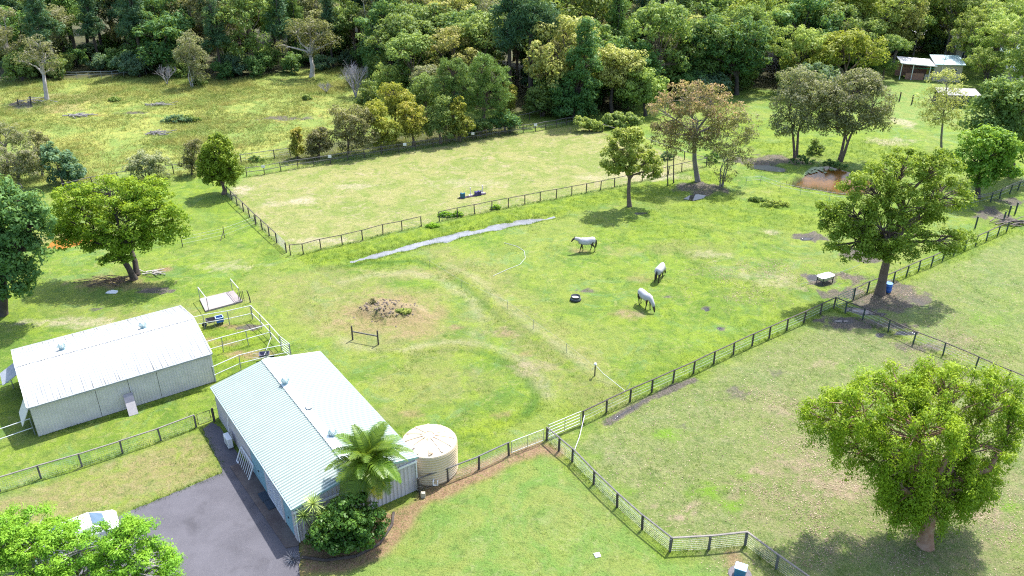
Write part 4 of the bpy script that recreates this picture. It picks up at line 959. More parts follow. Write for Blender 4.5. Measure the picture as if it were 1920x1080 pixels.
rope('dark pipe running from the bath trough towards the eucalypt fence', [(1500, 537), (1530, 528), (1560, 519), (1600, 505), (1612, 500)], .02, .25, 'pipe', mat('pipe_green', (.22, .27, .22), None, 4))
blue = mat('blue_plastic', (.02, .11, .42), (.03, .14, .48), 3, .4)
bd = empty('blue_drum', GP(1664, 546), R(20)); tag(bd, 'bright blue plastic drum right of the eucalypt trunk', 'drum')
MB().lathe((0, 0, 0), [(.30, 0), (.32, .04), (.32, .2), (.335, .22), (.32, .24), (.32, .55), (.335, .57), (.32, .59), (.32, .78), (.28, .82)], 20).build('barrel', blue, bd, True)
MB().lathe((0, 0, .80), [(.30, 0), (.33, .015), (.33, .04), (.05, .05)], 20).build('lid', mat('blue_lid', (.10, .25, .55), (.14, .3, .6), 3, .35), bd)
bb = empty('blue_bin', GP(1387, 1078), R(-25)); tag(bb, 'blue box with pale blue lid on red gravel at the lower edge', 'box')
MB().box((0, 0, .32), (.60, .50, .56)).build('body', mat('bin_blue', (.03, .14, .27), (.04, .17, .31), 3, .4), bb, bevel=.03)
MB().box((0, 0, .63), (.66, .56, .06)).build('lid', mat('bin_lid', (.30, .47, .68), (.36, .52, .72), 3, .35), bb, bevel=.015)
MB().lathe((0, .05, 0), [(.62, 0), (.64, .03), (.60, .05)], 22).build('base_plate', mat('bin_base', (.10, .09, .10), (.16, .14, .15), 5, .8), bb); MB().box((.31, .1, .35), (.03, .2, .06)).build('handle', black, bb)
# pole jump lying in the arena
jp = empty('pole_jump', GP(885, 368), 0); tag(jp, 'dark ground pole with teal and purple jump blocks in the arena', 'jump')
a, b = GP(858, 373) - jp.location, GP(911, 363) - jp.location
MB().tube([a + Vector((0, 0, .07)), b + Vector((0, 0, .07))], .06, 8).build('pole', mat('pole_dark', (.05, .03, .045), (.08, .05, .065), 5, .5), jp)
MB().tube([a.lerp(b, .1) + Vector((0, -.3, .06)), b + Vector((0, -.25, .06))], .05, 8).build('pole', mat('pole_purple', (.12, .07, .14), None, 5), jp)
def jump_block(t, m, s=1.0):
    q = a.lerp(b, t); o = MB().box((q.x, q.y - .1, .25 * s), (.50 * s, .36, .5 * s)).box((q.x - .17 * s, q.y - .1, .53 * s), (.12, .34, .08)).box((q.x + .17 * s, q.y - .1, .53 * s), (.12, .34, .08)).build('jump_block', m, jp, bevel=.02); return o
jump_block(.18, mat('block_teal', (.012, .085, .13), (.02, .11, .16), 3, .4), 1.15); jump_block(.66, mat('block_violet', (.045, .035, .13), (.06, .05, .17), 3, .4), .9); jump_block(.78, mat('block_violet2', (.05, .04, .15), None, 3, .4), .9)
for t in (.45, .88):
    q = a.lerp(b, t); MB().bar((q.x, q.y + .2, 0), (q.x, q.y + .2, 1.0), .09).build('upright', mat('upright_pink', (.72, .58, .60), (.78, .7, .7), 6, .5), jp); MB().box((q.x, q.y + .2, .03), (.4, .4, .06)).build('upright_foot', whitep, jp)
# wheelbarrows
def barrow(label, loc, rz, tray, extra=None):
    r_ = empty('wheelbarrow', loc, rz); tag(r_, label, 'wheelbarrow', 'wheelbarrows in the stable yard')
    o_, i_ = [(-.38, -.33), (.42, -.26), (.42, .26), (-.38, .33)], [(-.28, -.22), (.22, -.18), (.22, .18), (-.28, .22)]
    mb = MB(); V = [(x, y, .68) for x, y in o_] + [(x, y, .40) for x, y in i_] + [(x * .93, y * .93, .68) for x, y in o_] + [(x * .93, y * .93, .43) for x, y in i_]
    F_ = [(4, 5, 6, 7)[::-1], (12, 13, 14, 15)]
    for k in range(4): n_ = (k + 1) % 4; F_ += [(k, n_, 4 + n_, 4 + k), (8 + k, 12 + k, 12 + n_, 8 + n_), (k, 8 + k, 8 + n_, n_)]
    mb.add(V, F_).build('tray', tray, r_)
    MB().lathe((0, 0, 0), [(.06, -.05), (.19, -.05), (.21, 0), (.19, .05), (.06, .05)], 16).build('wheel', black, r_).matrix_local = Matrix.Translation((.55, 0, .21)) @ Matrix.Rotation(math.pi / 2, 4, 'X')
    for s_ in (-1, 1):
        MB().tube([(.58, s_ * .07, .21), (.1, s_ * .2, .38), (-.4, s_ * .27, .50), (-.85, s_ * .29, .58)], .018, 6).build('handle', galv, r_); MB().tube([(-.2, s_ * .22, .42), (-.28, s_ * .24, 0)], .018, 6).build('leg', galv, r_)
    return r_
barrow('dark wheelbarrow behind the far yard rail next to the blue crate', GP(397, 611), R(200), mat('tray_black', (.05, .045, .06), (.09, .08, .1), 4, .5))
bc = empty('blue_crate', GP(413, 607), R(30)); tag(bc, 'small blue crate with white rim beside the far wheelbarrow', 'crate')
c_ = MB()
for (x, y, dx, dy) in ((-.28, 0, .03, .5), (.28, 0, .03, .5), (0, -.24, .56, .03), (0, .24, .56, .03)): c_.box((x, y, .45), (dx, dy, .40))
c_.box((0, 0, .27), (.56, .5, .03)).build('box', blue, bc)
for (x, y, dx, dy) in ((-.29, 0, .05, .56), (.29, 0, .05, .56), (0, -.255, .6, .05), (0, .255, .6, .05)): MB().box((x, y, .67), (dx, dy, .04)).build('rim', mat('rim_pale', (.40, .55, .75), None, 4), bc)
for sx in (-.2, .2): MB().bar((sx, 0, 0), (sx, 0, .27), .3, .05).build('stand', black, bc)
barrow('dark wheelbarrow with a fork handle near the workshop end of the yard', GP(497, 676), R(15), mat('tray_slate', (.09, .09, .14), (.13, .13, .18), 4, .5))
rope('pale fork handle propped on the near wheelbarrow in the yard', [(497, 677, .5), (512, 655, 1.15)], .02, 0, 'fork')
# concrete wash pad with side rails
pad_pts = [G(374.5, 562), G(438, 546.5), G(455, 566), G(385.5, 585)]
pad = empty('wash_pad', G(413, 565)); o0 = pad.location.copy(); tag(pad, 'concrete slab with white pipe rails on the grass behind the stable', 'slab')
def quad_slab(nm, q, z0_, z1_, m_):
    mb = MB(); mb.add([(p.x - o0.x, p.y - o0.y, z1_) for p in q] + [(p.x - o0.x, p.y - o0.y, z0_) for p in q], [(0, 1, 2, 3), (0, 4, 5, 1), (1, 5, 6, 2), (2, 6, 7, 3), (3, 7, 4, 0)]); return mb.build(nm, m_, pad)
conc = mat('pale_concrete', (.25, .22, .215), (.31, .275, .26), .9, .8, .15)
A1, A2 = pad_pts[0].lerp(pad_pts[1], .82), pad_pts[3].lerp(pad_pts[2], .82)
quad_slab('slab', [pad_pts[0], A1, A2, pad_pts[3]], -.2, .12, conc); quad_slab('slab', [A1.lerp(pad_pts[1], .05), pad_pts[1], pad_pts[2], A2.lerp(pad_pts[2], .05)], -.2, .115, mat('pale_concrete_b', (.22, .19, .185), (.28, .245, .235), .9, .8, .15))
for (p, q) in (((375.5, 562), (391.5, 583)), ((436, 546), (451, 564))):
    P_, Q_ = G(*p) - o0, G(*q) - o0; H_ = Vector((0, 0, 1.25))
    for k in (P_, Q_): MB().tube([k, k + H_], .03, 7).build('post', steel_post, pad)
    MB().tube([P_ + H_, Q_ + H_], .035, 7).build('rail', whiterail, pad)
hb = G(453, 566) - o0
for k in range(4): MB().tube([hb + Vector((-.15 + k * .1, -.1 + k * .12, 0)), hb + Vector((-.2 + k * .1, -.05 + k * .12, .95))], .025, 6).build('yoke_bar', black, pad)
o = MB().tube([(0, 0, 0), (-.03, .02, .5), (-.10, .02, .95), (-.16, .02, 1.2)], [.05, .05, .045, .04], 7).build('leaning_post', post_dark); o.location = GP(469.5, 566.5); tag(o, 'bent dark post beside the concrete slab', 'post')
# hitching rail
hr = empty('hitching_rail', GP(661.5, 637)); tag(hr, 'short dark timber hitching rail in front of the earth mound', 'rail')
q = GP(709.5, 646) - hr.location
for p in (Vector((0, 0, 0)), q): MB().box(p + Vector((0, 0, .62)), (.11, .11, 1.35)).build('post', post_dark, hr)
MB().bar(Vector((0, 0, .78)), q + Vector((0, 0, .78)), .06, .10).build('rail', post_grey, hr)
# small white things
pv = MB().box((0, 0, .03), (.34, .34, .06)).build('paver', mat('paver_white', (.72, .72, .72), (.62, .62, .62), 5, .6), bevel=.01); pv.location = GP(1120, 1040.5); pv.rotation_euler[2] = .3; tag(pv, 'small white square paver on the lawn', 'paver')
bird_m = mat('white_sheet', (.72, .73, .74), (.64, .65, .66), 4, .6)
st = MB(); st.add([(-.5, -.2, .06), (-.1, -.3, .10), (.45, -.25, .05), (.5, .15, .12), (.05, .1, .22), (-.45, .12, .08), (-.5, -.2, 0), (-.1, -.3, 0), (.45, -.25, 0), (.5, .15, 0), (.05, .1, 0), (-.45, .12, 0)], [(0, 1, 4, 5), (1, 2, 3, 4), (0, 6, 7, 1), (1, 7, 8, 2), (2, 8, 9, 3), (3, 9, 10, 4), (4, 10, 11, 5), (5, 11, 6, 0)]); o = st.build('white_sheet', bird_m); o.location = GP(210, 548); tag(o, 'crumpled white sheet on the grass below the spreading yellow green tree', 'sheet')
# log and brush heaps
def heap(label, loc, n, L, r, m_, spread, hgt, seed, name='brush_heap', group=None):
    rr = random.Random(seed); root = empty(name, loc); tag(root, label, 'heap', group)
    for k in range(n):
        c = Vector((rr.gauss(0, spread), rr.gauss(0, spread * .5), abs(rr.gauss(0, hgt * .5)) + r)); a = rr.uniform(-.7, .7) + (math.pi if rr.random() < .3 else 0); l = L * rr.uniform(.5, 1.1); t = rr.uniform(-.25, .25)
        d = Vector((math.cos(a), math.sin(a), t)) * l / 2; j = Vector((0, rr.uniform(-.15, .15), rr.uniform(-.06, .1))) * l * .4
        MB().tube([c - d, c + j, c + d], [r * rr.uniform(.6, 1.1), r * .8, r * .4], 6).build('log', m_, root)
    return root
greyw = mat('weathered_wood', (.22, .20, .19), (.32, .30, .29), 4, .8, .3)
heap('grey log heap in the marshy field nearest the bare left tree', GP(146, 218), 16, 2.6, .10, greyw, .8, .35, 1, group='log heaps in the field'); heap('grey brush heap in the middle of the marshy field', GP(295, 198), 22, 2.2, .06, greyw, .9, .45, 2, group='log heaps in the field'); heap('low grey brush heap in the marshy field nearest the camera', GP(299, 251), 22, 2.4, .06, greyw, 1.0, .35, 3, group='log heaps in the field')
heap('heap of dark dead branches at the right edge by the paddock fence', GP(1905, 421), 24, 3.0, .07, mat('dead_wood', (.14, .115, .10), (.24, .2, .17), 4, .8, .3), .9, .5, 4)
heap('pale planks and rubble right of the spreading tree trunk', GP(295, 512), 9, 1.6, .07, mat('pale_wood', (.50, .46, .42), (.38, .34, .3), 4, .8, .2), .7, .2, 5, 'plank_heap')
heap('pile of fallen brown sticks under the spreading yellow green tree', GP(215, 527), 45, 1.9, .035, mat('brown_stick', (.10, .068, .05), (.16, .11, .08), 4, .8, .3), 1.2, .30, 6)
heap('grey driftwood lying in the field by the old posts', GP(60, 190), 18, 2.2, .07, greyw, 1.3, .35, 8)
for i, p in enumerate([(58, 194), (34, 196)]): o = link('old_post', post_mesh(.16, 1.3 - .4 * i, post_dark), None, GP(*p)); o.rotation_euler[1] = .12; tag(o, ['taller old dark post by the bare tree in the field', 'shorter leaning old post by the bare tree in the field'][i], 'post', 'old field posts')
for i, p in enumerate([(1709, 196), (1686, 190)]): o = link('yard_post', post_mesh(.16, 1.5, post_dark), None, GP(*p)); tag(o, ['thick dark post in the shaded lawn before the far house', 'thin dark post in the shaded lawn left of the thick one'][i], 'post', 'posts on the far lawn')
# clods on the earth mound
rr = random.Random(21); clod = mat('earth_clod', (.13, .10, .075), (.235, .19, .145), 6, .9, .4)
cm = MB()
for k in range(170):
    p = GP(rr.gauss(718, 26), rr.gauss(584, 8.5)); r_ = rr.uniform(.04, .13)
    cm.lathe((p.x, p.y, p.z - r_ * .3), [(r_ * .7, 0), (r_ * rr.uniform(.8, 1.1), r_ * .5), (r_ * .4, r_ * rr.uniform(.8, 1.3))], 6)
o = cm.build('earth_clods', clod); tag(o, 'loose brown clods covering the earth mound', 'earth', kind='stuff')

# ================================================================== WHITE CAR UNDER THE NEAR TREE
car = empty('parked_car', (G(150, 1022).x, G(150, 1022).y, .035), R(34)); tag(car, 'white parked car mostly hidden under the bright green tree at lower left', 'car')
paint = mat('car_white', (.66, .67, .68), (.62, .63, .64), 2, .25, spec=.6); glass = mat('car_glass', (.06, .10, .15), (.09, .14, .2), 2, .08)
prof = [(-2.2, .35), (-2.25, .75), (-2.1, .95), (-1.35, 1.05), (-.75, 1.48), (.85, 1.52), (1.55, 1.05), (2.1, .92), (2.25, .7), (2.2, .35)]
def extr(nm, pf, w0, w1, m_, par, zt=1.0):
    mb = MB(); n_ = len(pf); V = []
    for s_ in (-1, 1):
        for (x, z) in pf: V.append((x, s_ * (w0 if z < zt else w1), z))
    mb.add(V, [tuple(range(n_)), tuple(range(n_, 2 * n_))[::-1]] + [(i, (i + 1) % n_, n_ + (i + 1) % n_, n_ + i) for i in range(n_)]); return mb.build(nm, m_, par, bevel=.04)
extr('body', prof, .88, .66, paint, car, 1.2)
for pts in ([(1.52, .60, 1.09), (1.52, -.60, 1.09), (.90, -.55, 1.51), (.90, .55, 1.51)], [(-1.33, .60, 1.09), (-1.33, -.60, 1.09), (-.80, -.55, 1.47), (-.80, .55, 1.47)]):
    c_ = sum((Vector(p) for p in pts), Vector()) / 4; n_ = (Vector(pts[1]) - Vector(pts[0])).cross(Vector(pts[2]) - Vector(pts[1])).normalized(); n_ = n_ if n_.z > 0 else -n_
    MB().add([Vector(p) + n_ * .03 for p in pts] + [Vector(p) + n_ * .005 for p in pts], [(0, 1, 2, 3), (4, 5, 6, 7), (0, 1, 5, 4), (1, 2, 6, 5), (2, 3, 7, 6), (3, 0, 4, 7)]).build('windscreen', glass, car)
for s_ in (-1, 1):
    for x in (-1.35, 1.35):
        w = MB().lathe((0, 0, 0), [(.20, -.1), (.32, -.1), (.34, 0), (.32, .1), (.20, .1)], 18).build('wheel', black, car); w.matrix_local = Matrix.Translation((x, s_ * .80, .33)) @ Matrix.Rotation(math.pi / 2, 4, 'X')
        MB().lathe((0, 0, -.06), [(.20, 0), (.19, .12)], 12).build('rim', galv, w)
    MB().box((2.2, s_ * .6, .72), (.1, .36, .15)).build('headlight', mat('lamp_glass', (.6, .62, .64), None, 4, .15), car); MB().box((-2.2, s_ * .65, .78), (.1, .3, .16)).build('tail_light', mat('lamp_red', (.4, .02, .02), None, 4, .2), car)

# ================================================================== FAR HOUSES
tanw = mat('tan_wall', (.42, .37, .31), (.47, .42, .36), 1.2, .7); brick = mat('brick_wall', (.30, .15, .11), (.36, .20, .15), 2.5, .8, .2); tealr = mat('teal_roof', (.16, .38, .40), (.22, .46, .48), 1.0, .4); greyr = mat('grey_roof', (.34, .38, .44), (.42, .46, .52), 1.0, .4); winm = mat('window_dark', (.02, .025, .03), (.04, .05, .06), 2, .1)
sail = mat('teal_sail', (.02, .36, .34), (.03, .44, .42), 1.0, .6)
hs = empty('carport_house', G(1735, 151), R(-12)); tag(hs, 'low house with white skillion roof, carport and tan wall beyond the far lawn', 'house')
k = 1 / PPM(G(1735, 151))
hw = 9.6
MB().box((-2.2, 2.2, 1.3), (5.2, .2, 2.2)).build('wall', brick, hs); MB().box((3.2, 2.0, 1.5), (4.6, 4.6, 3.0)).build('wall', tanw, hs)
MB().box((-2.0, -.2, .62), (3.0, .16, 1.24)).build('half_wall', brick, hs); MB().box((.1, -.2, .55), (.9, .16, 1.1)).build('half_wall', tanw, hs)
w = MB().box((4.2, -.33, 1.9), (1.0, .08, .8)).build('window', whitep, hs); MB().box((4.2, -.38, 1.9), (.84, .05, .64)).build('pane', winm, w)
rr_ = MB(); rr_.add([(-4.8, -.9, 3.05), (1.2, -.9, 2.75), (1.2, 3.6, 3.0), (-4.8, 3.6, 3.3), (-4.8, -.9, 2.9), (1.2, -.9, 2.6), (1.2, 3.6, 2.85), (-4.8, 3.6, 3.15)], [(0, 1, 2, 3), (4, 5, 6, 7), (0, 1, 5, 4), (1, 2, 6, 5), (2, 3, 7, 6), (3, 0, 4, 7)]); rr_.build('roof', mat('far_white_roof', (.76, .76, .77), (.7, .7, .72), 1, .4), hs)
rr_ = MB(); rr_.add([(.9, -.7, 3.02), (5.8, -.7, 3.12), (5.8, 4.6, 3.7), (.9, 4.6, 3.6), (.9, -.7, 2.9), (5.8, -.7, 3.0), (5.8, 4.6, 3.58), (.9, 4.6, 3.48)], [(0, 1, 2, 3), (4, 5, 6, 7), (0, 1, 5, 4), (1, 2, 6, 5), (2, 3, 7, 6), (3, 0, 4, 7)]); rr_.build('roof', mat('far_teal_roof', (.40, .56, .58), (.5, .64, .66), 1, .4), hs)
for x in (-4.5, -2.6, .2): MB().bar((x, -.7, 0), (x, -.7, 2.85), .12).build('carport_post', whitep, hs)
MB().add([(-3.0, -.5, 2.2), (1.0, -.6, 2.3), (1.1, 1.6, 1.7), (-2.8, 1.4, 1.8), (-3.0, -.5, 2.17), (1.0, -.6, 2.27), (1.1, 1.6, 1.67), (-2.8, 1.4, 1.77)], [(0, 1, 2, 3), (4, 5, 6, 7), (0, 1, 5, 4), (1, 2, 6, 5), (2, 3, 7, 6), (3, 0, 4, 7)]).build('shade_sail', sail, hs)
MB().tube([(2.0, -.5, 0), (2.3, -.5, 4.6)], .05, 6).build('mast', whitep, hs)
def house(label, loc, rz, L, Wd, h, rise, wall, roof):
    r_ = empty('house', loc, rz); tag(r_, label, 'house'); MB().box((0, 0, h / 2), (L, Wd, h)).build('wall', wall, r_)
    roof_slope(r_, 'roof', (-L / 2 - .4, 0, h + rise), (L / 2 + .4, 0, h + rise), (-L / 2 - .4, -Wd / 2 - .5, h), (L / 2 + .4, -Wd / 2 - .5, h), .4, roof); roof_slope(r_, 'roof', (-L / 2 - .4, 0, h + rise), (L / 2 + .4, 0, h + rise), (-L / 2 - .4, Wd / 2 + .5, h), (L / 2 + .4, Wd / 2 + .5, h), .4, roof)
    for s_ in (-1, 1): MB().add([(s_ * L / 2, -Wd / 2, h), (s_ * L / 2, Wd / 2, h), (s_ * L / 2, 0, h + rise - .02)], [(0, 1, 2)]).build('gable', wall, r_)
    MB().box((0, 0, h + rise + .06), (L + .8, .35, .06)).build('ridge_cap', roof, r_)
    n_ = max(2, int(L / 3))
    for k_ in range(n_):
        x = -L / 2 + L * (k_ + .5) / n_; w_ = MB().box((x, -Wd / 2 - .03, 1.5), (1.3, .08, 1.2)).build('window', whitep, r_); MB().box((x, -Wd / 2 - .08, 1.5), (1.12, .05, 1.02)).build('pane', winm, w_)
    return r_
fr = lambda n_, c_: roof_mat(n_, c_, tuple(x * .6 for x in c_), .3)
house('house with pale teal metal roof among trees at the far right edge', G(1930, 120), R(-14), 13, 8, 2.8, 1.5, tanw, fr('roof_teal_far', (.42, .60, .62))); house('house with white metal roof glimpsed between the eucalypts', G(1830, 112), R(-10), 10, 7, 2.8, 1.4, tanw, fr('roof_white_far', (.76, .78, .80))); house('house with blue grey roof deep in the trees above the carport house', G(1722, 84), R(-8), 11, 7, 2.8, 1.4, tanw, fr('roof_grey_far', (.48, .52, .58)))
house('small pale roofed outbuilding at the right edge under tree branches', G(1915, 152), R(-20), 6, 4.5, 2.3, .8, tanw, fr('roof_pale_far', (.60, .68, .70)))
fs = empty('field_shelter', G(1790, 196), R(-8)); tag(fs, 'open field shelter with pale flat roof behind the sparse yellow tree', 'shelter')
MB().box((0, 0, 2.0), (6.2, 3.4, .12), M=Matrix.Rotation(R(6), 3, 'X')).build('roof', mat('shelter_roof', (.19, .185, .18), (.25, .24, .235), 1, .5), fs)
for x in (-2.9, -1.0, 1.0, 2.9):
    for y in (-1.5, 1.5): MB().bar((x, y, 0), (x, y, 1.92), .11).build('post', post_dark, fs)
MB().box((0, 1.6, .95), (5.9, .08, 1.85)).build('wall', mat('shelter_wall', (.10, .14, .15), (.15, .18, .19), 1, .7), fs)

# ================================================================== TREES
bark_grey = mat('bark_grey', (.165, .145, .125), (.26, .235, .21), 3, .85, .5); bark_brown = mat('bark_brown', (.10, .072, .055), (.17, .125, .10), 3, .85, .5)
bark_dark = mat('bark_dark', (.045, .036, .032), (.085, .07, .06), 3, .9, .5); bark_pale = mat('bark_pale', (.36, .32, .29), (.48, .44, .41), 2, .8, .4); bark_red = mat('bark_red', (.23, .115, .065), (.36, .24, .18), 2, .8, .4)
LM = {
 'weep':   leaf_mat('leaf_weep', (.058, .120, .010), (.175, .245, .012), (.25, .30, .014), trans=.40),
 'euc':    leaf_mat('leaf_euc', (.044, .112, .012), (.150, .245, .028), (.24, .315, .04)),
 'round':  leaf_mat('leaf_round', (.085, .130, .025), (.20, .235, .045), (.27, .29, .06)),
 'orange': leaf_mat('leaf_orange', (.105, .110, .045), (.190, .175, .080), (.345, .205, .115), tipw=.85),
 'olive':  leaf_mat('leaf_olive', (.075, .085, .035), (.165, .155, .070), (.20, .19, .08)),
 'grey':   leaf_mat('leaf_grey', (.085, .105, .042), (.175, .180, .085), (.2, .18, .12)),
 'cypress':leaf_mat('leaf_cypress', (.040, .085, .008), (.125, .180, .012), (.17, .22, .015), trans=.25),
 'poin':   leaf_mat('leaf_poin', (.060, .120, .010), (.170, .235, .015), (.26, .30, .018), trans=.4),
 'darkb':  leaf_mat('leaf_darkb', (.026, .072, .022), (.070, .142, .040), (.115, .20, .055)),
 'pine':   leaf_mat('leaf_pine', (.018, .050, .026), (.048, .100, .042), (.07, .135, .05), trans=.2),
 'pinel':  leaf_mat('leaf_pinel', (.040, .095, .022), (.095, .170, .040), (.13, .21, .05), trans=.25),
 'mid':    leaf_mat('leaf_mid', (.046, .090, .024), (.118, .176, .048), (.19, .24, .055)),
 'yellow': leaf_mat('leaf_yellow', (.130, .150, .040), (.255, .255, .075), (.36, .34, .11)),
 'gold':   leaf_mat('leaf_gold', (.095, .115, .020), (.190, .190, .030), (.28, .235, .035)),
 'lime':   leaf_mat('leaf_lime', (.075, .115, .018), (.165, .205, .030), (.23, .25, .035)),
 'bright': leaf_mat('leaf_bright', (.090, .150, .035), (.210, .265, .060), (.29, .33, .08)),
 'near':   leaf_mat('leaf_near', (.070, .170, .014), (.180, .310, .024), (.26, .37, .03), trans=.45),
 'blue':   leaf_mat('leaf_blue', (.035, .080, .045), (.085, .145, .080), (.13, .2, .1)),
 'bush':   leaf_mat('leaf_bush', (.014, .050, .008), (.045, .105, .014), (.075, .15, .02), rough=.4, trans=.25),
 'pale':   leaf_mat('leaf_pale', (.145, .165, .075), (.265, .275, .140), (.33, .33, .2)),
 'dead':   leaf_mat('leaf_dead', (.22, .21, .22), (.32, .31, .33), trans=.1),
}
def unit(a): return a / (np.linalg.norm(a, axis=1, keepdims=True) + 1e-9)
def leaf_cards(C, N, A_, L, Wd):
    """rhombic leaves: centres, normals, long axes"""
    A_ = A_ - N * (A_ * N).sum(1, keepdims=True); A_ = unit(A_); B = np.cross(N, A_)
    L = L[:, None]; Wd = Wd[:, None]; fold = N * (Wd * .25)
    V = np.stack([C - A_ * L * .5, C + B * Wd * .5 + fold, C + A_ * L * .5, C - B * Wd * .5 + fold], 1).reshape(-1, 3)
    F_ = np.arange(len(C) * 4).reshape(-1, 4); return V, F_
def make_tree(seed, lobes, fork, trunk_r, leafm, barkm, n_clump=60, clump_r=.7, n_leaf=50, leaf=(.22, .13), shell=.55, flat=.75, lean=(0, 0), stems=1, weep=0.0, needle=False, visible_limbs=True, up=.35, spread=.45, tmesh_sides=8, inner=.15):
    """lobes: [(centre, (rx, ry, rz))] about the trunk base; returns trunk mesh, crown mesh"""
    rg = np.random.RandomState(seed); rp = random.Random(seed)
    cs = []; 
    area = np.array([(r[0] * r[1] + r[0] * r[2] + r[1] * r[2]) for c, r in lobes]); cnt = np.maximum(2, np.round(n_clump * area / area.sum()).astype(int))
    limb_of = []
    for i, ((c, r), k) in enumerate(zip(lobes, cnt)):
        d = unit(rg.randn(k, 3) + np.array([0, 0, .25])); f = (inner + (1 - inner) * rg.rand(k) ** .45)
        p = np.array(c) + d * np.array(r) * f[:, None]; cs.append(p); limb_of += [i] * k
    CC = np.concatenate(cs); CC[:, 2] = np.maximum(CC[:, 2], clump_r * .6)
    ctr = np.average(np.array([c for c, r in lobes]), axis=0, weights=area)
    zmin, zmax = CC[:, 2].min(), CC[:, 2].max() + .01
    cr = clump_r * rg.uniform(.7, 1.3, len(CC))
    idx_ = np.repeat(np.arange(len(CC)), n_leaf); n = len(idx_)
    d = unit(rg.randn(n, 3) + np.array([0, 0, .15])); rad = shell + (1 - shell) * rg.rand(n)
    off = d * rad[:, None] * cr[idx_][:, None]; off[:, 2] *= flat
    if weep:
        low = rg.rand(n) < .5; hang = (rg.rand(n) ** 1.3) * weep; off[:, 2] -= np.where(low, hang, 0); off[:, :2] *= np.where(low, .85, 1)[:, None]
    C = CC[idx_] + off
    N = unit(d + rg.randn(n, 3) * spread + np.array([0, 0, up]))
    AX = rg.randn(n, 3)
    if weep: AX = AX * .6 + np.array([0, 0, -.8])
    if needle: AX = d + rg.randn(n, 3) * .35; N = unit(rg.randn(n, 3) + np.array([0, 0, .5]))
    sz = rg.uniform(.5, 1.5, n)
    V, F_ = leaf_cards(C, N, AX, leaf[0] * sz, leaf[1] * sz)
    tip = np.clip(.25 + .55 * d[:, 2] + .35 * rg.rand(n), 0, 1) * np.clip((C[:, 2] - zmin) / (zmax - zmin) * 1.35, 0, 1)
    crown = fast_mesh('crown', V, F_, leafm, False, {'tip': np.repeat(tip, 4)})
    mb = MB()
    for s_ in range(stems):
        a0 = rp.uniform(0, 6.28) if stems > 1 else 0; b0 = Vector((math.cos(a0), math.sin(a0), 0)) * trunk_r * (1.3 if stems > 1 else 0)
        tr_ = trunk_r * (1.0 if stems == 1 else .62)
        fk = Vector(fork) + b0 * (2.5 if stems > 1 else 0); mid = b0.lerp(fk, .5) + Vector((rp.uniform(-1, 1), rp.uniform(-1, 1), 0)) * trunk_r * (.7 if stems == 1 else .2)
        mb.tube([b0 + Vector((0, 0, -.25)), b0 + Vector((0, 0, .12)), b0.lerp(mid, .5), mid, fk], [tr_ * 1.55, tr_ * 1.2, tr_ * .98, tr_ * .9, tr_ * .72], tmesh_sides)
        for i, (c, r) in enumerate(lobes):
            if stems > 1 and i % stems != s_: continue
            c = Vector(c); a = fk; L_ = (c - a).length
            if L_ < .2: continue
            m1 = a.lerp(c, .45) + Vector((rp.uniform(-.12, .12), rp.uniform(-.12, .12), rp.uniform(.02, .14))) * L_
            lr = tr_ * (.50 if len(lobes) > 2 else .65)
            path = [a - Vector((0, 0, .15)), a + (c - a) * .16 + Vector((0, 0, .12 * L_)), m1, m1.lerp(c, .55), c]
            mb.tube(path, [lr * 1.05, lr * .9, lr * .72, lr * .5, lr * .28], 6, False)
            if visible_limbs:
                ids = [j for j in range(len(CC)) if limb_of[j] == i]
                for j in ids:
                    if rp.random() > .75: continue
                    e = Vector(CC[j]); st_ = min(path[1:], key=lambda q: (q - e).length + (1.5 if q.z > e.z + .5 and not weep else 0)); st_ = st_.lerp(path[2], rp.uniform(0, .5))
                    q = st_.lerp(e, .55) + Vector((rp.uniform(-.1, .1), rp.uniform(-.1, .1), rp.uniform(.0, .12))) * (e - st_).length
                    mb.tube([st_, q, e], [lr * .30, lr * .2, lr * .06], 4, False)
    trunk = mb.mesh('trunk', barkm, True)
    return trunk, crown
def plant_tree(name, label, cat, loc, meshes, group=None, rz=0.0, sc=None):
    root = empty(name, loc, rz); tag(root, label, cat, group)
    link('trunk', meshes[0], root); link('crown', meshes[1], root)
    if sc is not None: root.scale = sc
    return root
def hero(name, label, base, lobes_px, leafm, barkm, fork_px=None, trunk_r=.25, seed=1, cat='tree', group=None, **kw):
    b = GP(*base); k = PPM(b)
    lobes = []
    for L_ in lobes_px:
        dy = L_[4] if len(L_) > 4 else 0.0
        c = AT(L_[0], L_[1], b.y + dy); kk = PPM(c); rx, rz_ = L_[2] / kk, L_[3] / kk
        lobes.append((tuple(c - b), (rx, (rx + rz_) / 2, rz_)))
    if fork_px: f = AT(fork_px[0], fork_px[1], b.y) - b
    else:
        c = Vector(lobes[0][0]); f = Vector((c.x * .4, c.y * .3, max(.4, min(l[0][2] - l[1][2] * .5 for l in lobes))))
    return plant_tree(name, label, cat, b, make_tree(seed, lobes, f, trunk_r, leafm, barkm, **kw), group)

